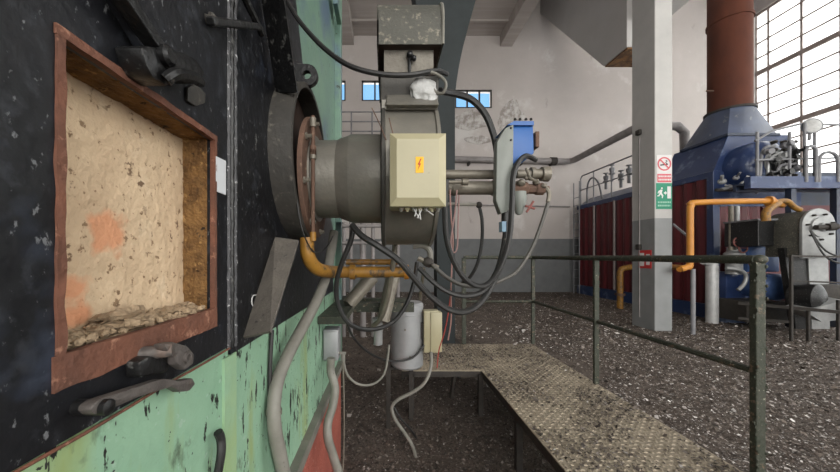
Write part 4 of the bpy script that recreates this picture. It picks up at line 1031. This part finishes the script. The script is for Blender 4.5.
# roof fittings and hand rails on the far roof
for k, (px, py, D) in enumerate([(606, 180, 11.0), (621, 178, 10.4), (629, 173, 10.0), (612, 172, 10.8)]):
    c = P(px, py + 2, D); b = MB()
    b.lathe(c, (0, 0, 1), [(-.25, .045), (0, .045), (0, .09), (.03, .09), (.05, .05), (.12, .08), (.2, .08), (.22, .03), (.28, .03), (.29, .08), (.31, .08)], 12); b.build('roof_valve', m_rail_grey, B2)
RR = B2X0 + .05
b = MB(); rp = [(RR, 12.05, TOPZ - .6), (RR, 12.05, TOPZ + 1.02), (RR, 11.95, TOPZ + 1.12), (RR, 8.5, TOPZ + 1.12)]
b.tube(rp, .025, 8); b.build('hand_rail', m_rail_grey, B2)
for y in (11.3, 10.4, 9.4, 8.6):
    b = MB(); b.cyl((RR, y, TOPZ - .05), (RR, y, TOPZ + 1.12), .022, n=8); b.build('rail_post', m_rail_grey, B2)
b = MB(); b.cyl((RR, 12.05, TOPZ + .6), (RR, 8.5, TOPZ + .6), .018, n=8); b.build('hand_rail', m_rail_grey, B2)
b = MB(); b.tube(cr([(RR + .1, 11.8, TOPZ), (RR + .1, 11.8, TOPZ + .7), (RR + .1, 11.55, TOPZ + .95), (RR + .1, 11.2, TOPZ + .7), (RR + .1, 11.0, TOPZ + .1)]), .03, 8); b.build('vent_pipe', m_rail_grey, B2)
# ladder at the far corner
for y in (12.2, 11.85):
    b = MB(); b.cyl((B2X0 - .12, y, 0), (B2X0 - .12, y, TOPZ + .9), .02, n=8); b.build('ladder_rail', m_rail_grey, B2)
for k in range(12):
    z = .3 + k * .3
    b = MB(); b.cyl((B2X0 - .12, 11.85, z), (B2X0 - .12, 12.2, z), .014, n=6); b.build('ladder_rung', m_rail_grey, B2)

# blue service gallery in front of the boiler
GY = 6.35
GZ = H + (VY - 184) / F * GY
GA = thing('service_gallery', 'blue service gallery with grey handrails beside the chimney', 'gallery', (9.0, GY, GZ))
gx0, gx1 = P(745, 0, GY).x, 12.6
b = MB(); b.box(gx0, gx1, GY - .1, GY + .02, GZ - .10, GZ + .13); b.build('edge_beam', m_blue, GA, smooth=False)
b = MB(); b.box(gx0, gx1, GY, 6.58, GZ - .02, GZ + .02); b.build('deck', m_bluedark, GA, smooth=False)
b = MB(); b.box(gx0, gx1, GY + .16, GY + .22, GZ - .12, GZ - .02); b.build('edge_beam', m_bluedark, GA, smooth=False)
for px in (755, 787, 802, 812):
    x = P(px, 0, GY).x; b = MB(); b.cyl((x, GY - .04, GZ + .1), (x, GY - .04, GZ + (1.02 if px < 800 else 1.2)), .024, n=8); b.build('post', m_rail_grey, GA)
b = MB(); b.tube([P(755, 141, GY - .04), P(772, 131, GY - .04), P(800, 124, GY + .2), (gx1, GY - .04, GZ + 1.1)], .022, 8); b.build('hand_rail', m_rail_grey, GA)
b = MB(); b.tube([P(755, 160, GY - .04), (gx1, GY - .04, GZ + .6)], .018, 8); b.build('hand_rail', m_rail_grey, GA)
for (pa, pb, pt) in ((806, 816, 146), (819, 838, 152)):
    b = MB(); a = P(pa, 182, GY - .1); c = P(pb, 182, GY - .1)
    r = (c.x - a.x) / 2; zt = P(0, pt, GY - .1).z - r * .9
    arc = [a, Vector((a.x, a.y, zt))] + [Vector((a.x + r - r * math.cos(t), a.y, zt + r * .9 * math.sin(t))) for t in (.5, 1.0, 1.57, 2.14, 2.64)] + [Vector((c.x, c.y, zt)), c]
    b.tube(arc, .028, 8); b.build('hoop', m_rail_grey, GA)
for px in (790, 835):
    x = P(px, 0, GY).x; b = MB(); b.box(x - .05, x + .05, GY - .06, GY + .04, 0, GZ - .08); b.build('support_post', m_bluedark, GA, smooth=False)
# round work lamp on the gallery
WL = thing('work_lamp', 'round white work lamp on a pole above the blue gallery', 'lamp', P(810, 138, GY - .05))
b = MB(); c = P(812, 126, GY - .05); b.lathe(c, (-.35, -1, .1), [(-.10, .05), (-.04, .14), (0, .155), (.015, .155)], 22); b.build('lamp_shade', m_rail_grey, WL)
b = MB(); b.lathe(c + Vector((-.35, -1, .1)).normalized() * .012, (-.35, -1, .1), [(0, .14), (.02, .10), (.028, .03)], 22); b.build('lamp_glass', m_plastic, WL)
b = MB(); b.cyl(P(809, 140, GY - .04), P(811, 128, GY - .04), .025, n=8); b.build('lamp_neck', m_rail_grey, WL)

# yellow gas line in front of the second boiler
YD = 5.75
YP = thing('gas_pipe', 'bright yellow gas pipe rising beside concrete column and running to the far burner', 'pipe', P(690, 268, YD))
path = [Vector((5.52, 7.0, P(0, 268, YD).z)), Vector((5.50, 6.0, P(0, 268, YD).z)), P(680, 269, YD), P(687, 267, YD), P(690, 262, YD), P(690, 214, YD), P(691, 206, YD), P(697, 202.5, YD), P(766, 201, YD), P(774, 202, YD), P(783, 205, YD + .1)]
b = MB(); b.tube(cr(path, 4), .052, 14); b.build('pipe_run', m_yellow, YP)
for (px, py) in ((768, 201),):
    c = P(px, py, YD); b = MB(); b.lathe(c, AX, [(0, .085), (.05, .085)], 18); b.build('flange', m_yellow, YP)
b = MB(); b.tube(cr([P(778, 203, YD), P(770, 208, YD - .05), P(766, 213, YD - .1), P(766, 221, YD - .1)]), .06, 12); b.build('branch', m_yellow2, YP)
b = MB(); b.tube(cr([P(772, 203, YD), P(786, 201, YD), P(794, 207, YD), P(800, 210, YD)]), .045, 12); b.build('branch', m_yellow2, YP)
b = MB(); b.cyl(P(693, 269, YD), Vector((P(693, 0, YD).x, YD, 0)), .035, n=10); b.build('support_post', m_rail_grey, YP)
b = MB(); b.bar(P(673, 224, YD + .3), P(692, 240, YD), .03, .03); b.build('stay', m_rail_grey, YP, smooth=False)
Y2 = thing('gas_riser', 'short yellow gas riser left of the concrete column', 'pipe', P(620, 306, 8.6))
c = P(620, 268, 8.6)
b = MB(); b.tube([Vector((c.x, c.y, 0)), Vector((c.x, c.y, c.z - .12)), Vector((c.x + .04, c.y, c.z - .03)), Vector((c.x + .13, c.y, c.z)), P(648, 265, 8.6)], .075, 12); b.build('pipe_run', m_yellow2, Y2)
b = MB(); b.lathe(Vector((c.x, c.y, .35)), (0, 0, 1), [(0, .12), (.06, .12)], 14); b.build('flange', m_rust, Y2)
# pale standing duct
WD = thing('flue_pipe', 'pale standing pipe stub before the red boiler end', 'pipe', P(712, 322, 6.75))
c = P(712, 322, 6.75)
b = MB(); b.cyl((c.x, c.y, 0), (c.x, c.y, P(0, 266, 6.75).z), .105, n=20); b.build('pipe_body', m_silver, WD)
b = MB(); b.tube(cr([(c.x, c.y, P(0, 268, 6.75).z), (c.x - .02, c.y, P(0, 263, 6.75).z), (c.x - .16, c.y, P(0, 260, 6.75).z)]), .10, 14); b.build('pipe_elbow', m_silver, WD)

# feed pump set at the boiler end
FP = thing('feed_pump', 'pale blue feed pump motor with red handwheels before the boiler', 'pump', P(745, 310, 6.4))
c = P(774, 287, 6.25)
b = MB(); b.lathe(c, (-.15, -1, 0), [(-.45, .25), (0, .26), (.06, .26), (.11, .2), (.12, .06)], 26); b.build('motor', m_bluemotor, FP)
b = MB(); a = P(748, 246, 6.5); d = P(780, 272, 6.5); b.box(a.x, d.x, 6.5, 6.8, d.z, a.z); b.build('gear_case', m_bluemotor, FP, bevel=.03)
b = MB(); a = P(722, 272, 6.8); d = P(742, 316, 6.8); b.box(a.x, d.x, 6.72, 7.05, 0, a.z); b.build('water_box', m_blue, FP, bevel=.02)
b = MB(); b.lathe(P(734, 262, 6.6), (0, 0, 1), [(-.25, .13), (.1, .13), (.14, .16), (.18, .16), (.22, .11), (.3, .10)], 20); b.build('valve_housing', m_galv, FP)
for (px, py) in ((742, 248), (737, 242), (752, 262)):
    b = MB(); cc = P(px, py, 6.4); n = 16
    b.tube([cc + Vector((.09 * math.cos(2 * math.pi * k / n), -.02, .09 * math.sin(2 * math.pi * k / n))) for k in range(n + 1)], .014, 6); b.tube([cc + Vector((-.09, -.02, 0)), cc + Vector((.09, -.02, 0))], .012, 6)
    b.build('handwheel', m_handle, FP)
b = MB(); b.tube(cr([P(738, 290, 6.4), P(744, 284, 6.4), P(746, 276, 6.4), P(740, 270, 6.4), P(726, 268, 6.45)]), .035, 10); b.build('pump_pipe', m_galv, FP)
for px in (731, 737):
    b = MB(); b.cyl(P(px, 206, 6.5), P(px, 250, 6.5), .04, n=10); b.build('riser', m_pipe if px == 731 else m_galv, FP)
b = MB(); a = P(738, 303, 6.35); b.box(a.x, a.x + 1.0, 6.2, 6.75, .12, a.z + .05); b.build('plinth', m_edge, FP, smooth=False)

# far burner on its stand
FB = thing('burner', 'grey round burner with pale end plate mounted before the blue boiler', 'burner', P(805, 330, 6.0))
a = P(752, 221, 6.1); d = P(783, 246, 6.1)
b = MB(); b.box(a.x, d.x + .1, 6.0, 6.6, d.z, a.z); b.build('inlet_box', m_black2, FB, smooth=False, bevel=.01)
b = MB(); b.box(a.x - .03, d.x + .1, 5.97, 6.6, a.z, a.z + .03); b.build('inlet_cover', m_rail_grey, FB, smooth=False)
c = Vector((7.54, 5.6, H + .54)); dd = Vector((0, -1, 0))
def arch(x0, x1, z0, zc, n=14):
    cx_, rr = (x0 + x1) / 2, (x1 - x0) / 2
    return [(x1, z0)] + [(cx_ + rr * math.cos(math.pi * k / n), zc + rr * math.sin(math.pi * k / n)) for k in range(n + 1)] + [(x0, z0)]
b = MB(); b.prism([(x, 5.62, z) for x, z in arch(7.27, 7.81, H - .02, H + .54)], (0, .52, 0)); b.build('fan_scroll', m_dust, FB, bevel=.01)
b = MB(); b.prism([(x, 5.57, z) for x, z in arch(7.25, 7.83, H - .04, H + .54)], (0, .05, 0)); fpl = b.build('end_plate', m_galv, FB, bevel=.008)
b = MB(); b.lathe(Vector((7.54, 5.57, H + .5)), dd, [(0, .17), (.03, .165), (.04, .08), (.08, .07)], 26); b.build('bearing_cap', m_galv, FB)
b = MB(); b.tube([c + Vector((-.18, -.12, -.05)), c + Vector((.65, -.12, -.02))], .04, 14); b.tube([c + Vector((0, -.12, -.045)), c + Vector((.14, -.12, -.04))], .065, 14); b.build('linkage_shaft', m_edge, FB)
for k in range(7):
    an = k * math.pi * 2 / 7 + .3
    p = c + Vector((.225 * math.cos(an), -.03, .225 * math.sin(an) - .03))
    b = MB(); b.lathe(p, dd, [(0, .018), (.04, .018), (.05, .008)], 10); b.build('cover_knob', m_edge, fpl)
for k in range(2):
    b = MB()
    b.tube(cr([c + Vector((-.25, -.1, -.1)), c + Vector((-.12, -.2, -.45 - .1 * k)), c + Vector((.2, -.22, -.55 - .1 * k)), c + Vector((.45, -.2, -.35)), c + Vector((.6, -.2, .1))]), .014, 6); b.build('cable', m_rubber, FB)
a = P(790, 250, 5.85); d = P(812, 330, 5.85)
b = MB(); b.prism([P(784, 248, 5.8), P(808, 248, 5.8), P(814, 329, 5.8), P(796, 329, 5.8)], (0, .10, 0)); b.build('stand', m_black2, FB, smooth=False)
b = MB(); b.prism([P(808, 250, 5.78), P(828, 250, 5.78), P(830, 329, 5.78), P(812, 329, 5.78)], (0, .2, 0)); b.build('stand_cover', m_galv, FB, smooth=False)
b = MB(); b.box(P(820, 0, 5.6).x, P(850, 0, 5.6).x, 5.6, 6.0, P(0, 308, 5.6).z, P(0, 285, 5.6).z); b.build('motor_box', m_edge, FB, bevel=.03)
c = P(814, 298, 5.5); b = MB(); b.lathe(c, (.3, -1, 0), [(-.25, .2), (0, .24), (.05, .24), (.1, .15)], 22); b.build('blower_motor', m_black2, FB)
b = MB(); b.prism([P(806, 312, 5.35), P(842, 300, 5.35), P(856, 318, 5.35), P(822, 322, 5.35)], (0, .3, .05)); b.build('duct_scoop', m_galv, FB, smooth=False)

# low bench rail in front of the far burner
BR = thing('low_barrier', 'low steel barrier with thin posts in front of the far burner', 'barrier', P(800, 330, 5.3))
for (px, pt) in ((791, 255), (808, 308), (838, 300)):
    c = P(px, pt, 5.3); b = MB(); b.box(c.x - .017, c.x + .017, 5.28, 5.315, 0, c.z); b.build('post', m_edge, BR, smooth=False)
b = MB(); b.bar(P(738, 303, 5.9), P(850, 313, 5.0), .06, .05); b.build('shelf_rail', m_edge, BR, smooth=False)
b = MB(); b.bar(P(738, 318, 5.9), P(790, 322, 5.5), .06, .04); b.build('shelf_rail', m_edge, BR, smooth=False)
b = MB(); b.bar(P(791, 256, 5.3), P(850, 257, 5.3), .03, .03); b.build('top_rail', m_edge, BR, smooth=False)
b = MB(); b.bar(P(791, 281, 5.3), P(850, 283, 5.3), .025, .025); b.build('top_rail', m_edge, BR, smooth=False)

# ================================================================== DEBRIS
def island_mat(name, stops, rough=.8):
    m = bpy.data.materials.new(name); m.use_nodes = True
    n = m.node_tree.nodes; l = m.node_tree.links; bs = n['Principled BSDF']; bs.inputs['Roughness'].default_value = rough
    g = n.new('ShaderNodeNewGeometry'); r = n.new('ShaderNodeValToRGB'); r.color_ramp.interpolation = 'CONSTANT'
    e = r.color_ramp.elements
    e[0].position = 0; e[0].color = (*stops[0][1], 1); e[1].position = stops[1][0]; e[1].color = (*stops[1][1], 1)
    for p, c in stops[2:]:
        q = e.new(p); q.color = (*c, 1)
    l.new(g.outputs['Random Per Island'], r.inputs['Fac']); l.new(r.outputs['Color'], bs.inputs['Base Color'])
    return m
m_flake = island_mat('paint_flakes_and_grit', [(0, (.055, .042, .034)), (.30, (.10, .077, .062)), (.55, (.165, .135, .112)), (.74, (.25, .215, .19)), (.87, (.42, .385, .36)), (.94, (.66, .63, .60))])
m_dirt = island_mat('brown_grit', [(0, (.04, .031, .026)), (.35, (.075, .058, .047)), (.62, (.115, .092, .076)), (.84, (.17, .145, .125)), (.965, (.30, .27, .25)), (.99, (.5, .48, .46))])
def flakes(name, label, X, Y, Z, S, mat=None):
    n = len(X)
    yaw = rng.uniform(0, 2 * np.pi, n); tx_ = rng.normal(0, .35, n); ty_ = rng.normal(0, .35, n)
    asp = rng.uniform(.4, 1, n)
    V = np.zeros((n, 4, 3))
    for i, (u, v) in enumerate(((-1, -1), (1, -.8), (.8, 1), (-.9, .7))):
        uu = u * S * (1 + rng.uniform(-.3, .3, n)); vv = v * S * asp * (1 + rng.uniform(-.3, .3, n))
        V[:, i, 0] = X + uu * np.cos(yaw) - vv * np.sin(yaw)
        V[:, i, 1] = Y + uu * np.sin(yaw) + vv * np.cos(yaw)
        V[:, i, 2] = Z + uu * tx_ + vv * ty_ + S * rng.uniform(.2, .5, n)
    V[:, :, 2] = np.maximum(V[:, :, 2], np.asarray(Z)[:, None] + .001 if np.ndim(Z) else Z + .001)
    V = V.reshape(-1, 3)
    org = V.mean(0); org[2] = V[:, 2].min()
    me = bpy.data.meshes.new(name)
    idx = np.arange(n)[:, None] * 4
    tri = np.concatenate([idx + np.array([[0, 1, 2]]), idx + np.array([[0, 2, 3]])], 1).reshape(-1)
    me.vertices.add(len(V)); me.vertices.foreach_set('co', (V - org).astype(np.float32).reshape(-1))
    me.loops.add(len(tri)); me.loops.foreach_set('vertex_index', tri.astype(np.int32))
    nt = len(tri) // 3
    me.polygons.add(nt); me.polygons.foreach_set('loop_start', np.arange(nt, dtype=np.int32) * 3); me.polygons.foreach_set('loop_total', np.full(nt, 3, dtype=np.int32))
    me.update(calc_edges=True); me.validate()
    me.materials.append(mat or m_flake)
    o = bpy.data.objects.new(name, me); COL.objects.link(o); o.location = org
    o['kind'] = 'stuff'; o['label'] = label; o['category'] = 'debris'
    return o
N = 300000
Y = 1.25 * (12.3 / 1.25) ** rng.random(N)
X = -.15 * Y - .1 + rng.random(N) * (2.1 * Y + 1.0)
ok = (X > -.3) | (Y > 2.3)
ok &= (X < RX - .2)
ok &= ~((X < 2.4 + .25 * np.sin(Y * 2)) & (Y > 3.7) & (Y < 8) & (rng.random(N) < .6))
ok &= ~((X > .7) & (X < 1.2) & (Y > SD - .1) & (Y < SD + .42))
ok &= ~((X > CX0 - .03) & (X < CX1 + .03) & (Y > CY0 - .03) & (Y < CY1 + .03))
ok &= ~((X > B2X0 - .06) & (Y > B2Y0 - .06))
X, Y = X[ok], Y[ok]
S = np.minimum(.0019 + .00115 * Y, .009) * np.exp(rng.normal(0, .45, len(X)))
near = (X < 1.72 + rng.normal(0, .1, len(X))) & (Y < 5.5)
flakes('floor_debris', 'pale paint flakes strewn over the floor right of the railing', X[~near], Y[~near], np.zeros((~near).sum()), S[~near])
flakes('floor_grit', 'brown grit covering the floor under burner and walkway', X[near], Y[near], np.zeros(near.sum()), S[near], m_dirt)
n2 = 22000
X = np.concatenate([rng.uniform(.86, 1.67, n2), rng.uniform(.15, .86, n2 // 3)])
Y = np.concatenate([rng.uniform(.9, 3.68, n2), rng.uniform(2.86, 3.68, n2 // 3)])
S = .0036 * np.exp(rng.normal(0, .5, len(X)))
dens = np.array([mnoise.noise(Vector((x * 3, y * 2.2, 0))) for x, y in zip(X, Y)])
ok = dens + rng.normal(0, .3, len(X)) > -.10 + .16 * (2.4 - Y)
flakes('walkway_debris', 'dark grit scattered on the walkway plates', X[ok], Y[ok], np.full(ok.sum(), PZ + .001), S[ok], m_dirt)
# larger clods below the burner
b = MB()
for k in range(420):
    y = 1.5 * (4.6 / 1.5) ** random.random(); x = random.uniform(-.25, .8 if y < 2.8 else 1.7) if y < 3.6 else random.uniform(-.4, 4.5)
    r = random.uniform(.004, .013)
    b.sphere((x, y, r * .4), r, 6, 4, (random.uniform(.8, 1.6), random.uniform(.8, 1.6), .7), .9, k)
o = b.build('floor_clods', M('dark_clods', (.10, .08, .065), (.05, .04, .033), 30, .9), recalc=False); o['kind'] = 'stuff'; o['label'] = 'small dark clods on the floor beneath the burner'; o['category'] = 'debris'
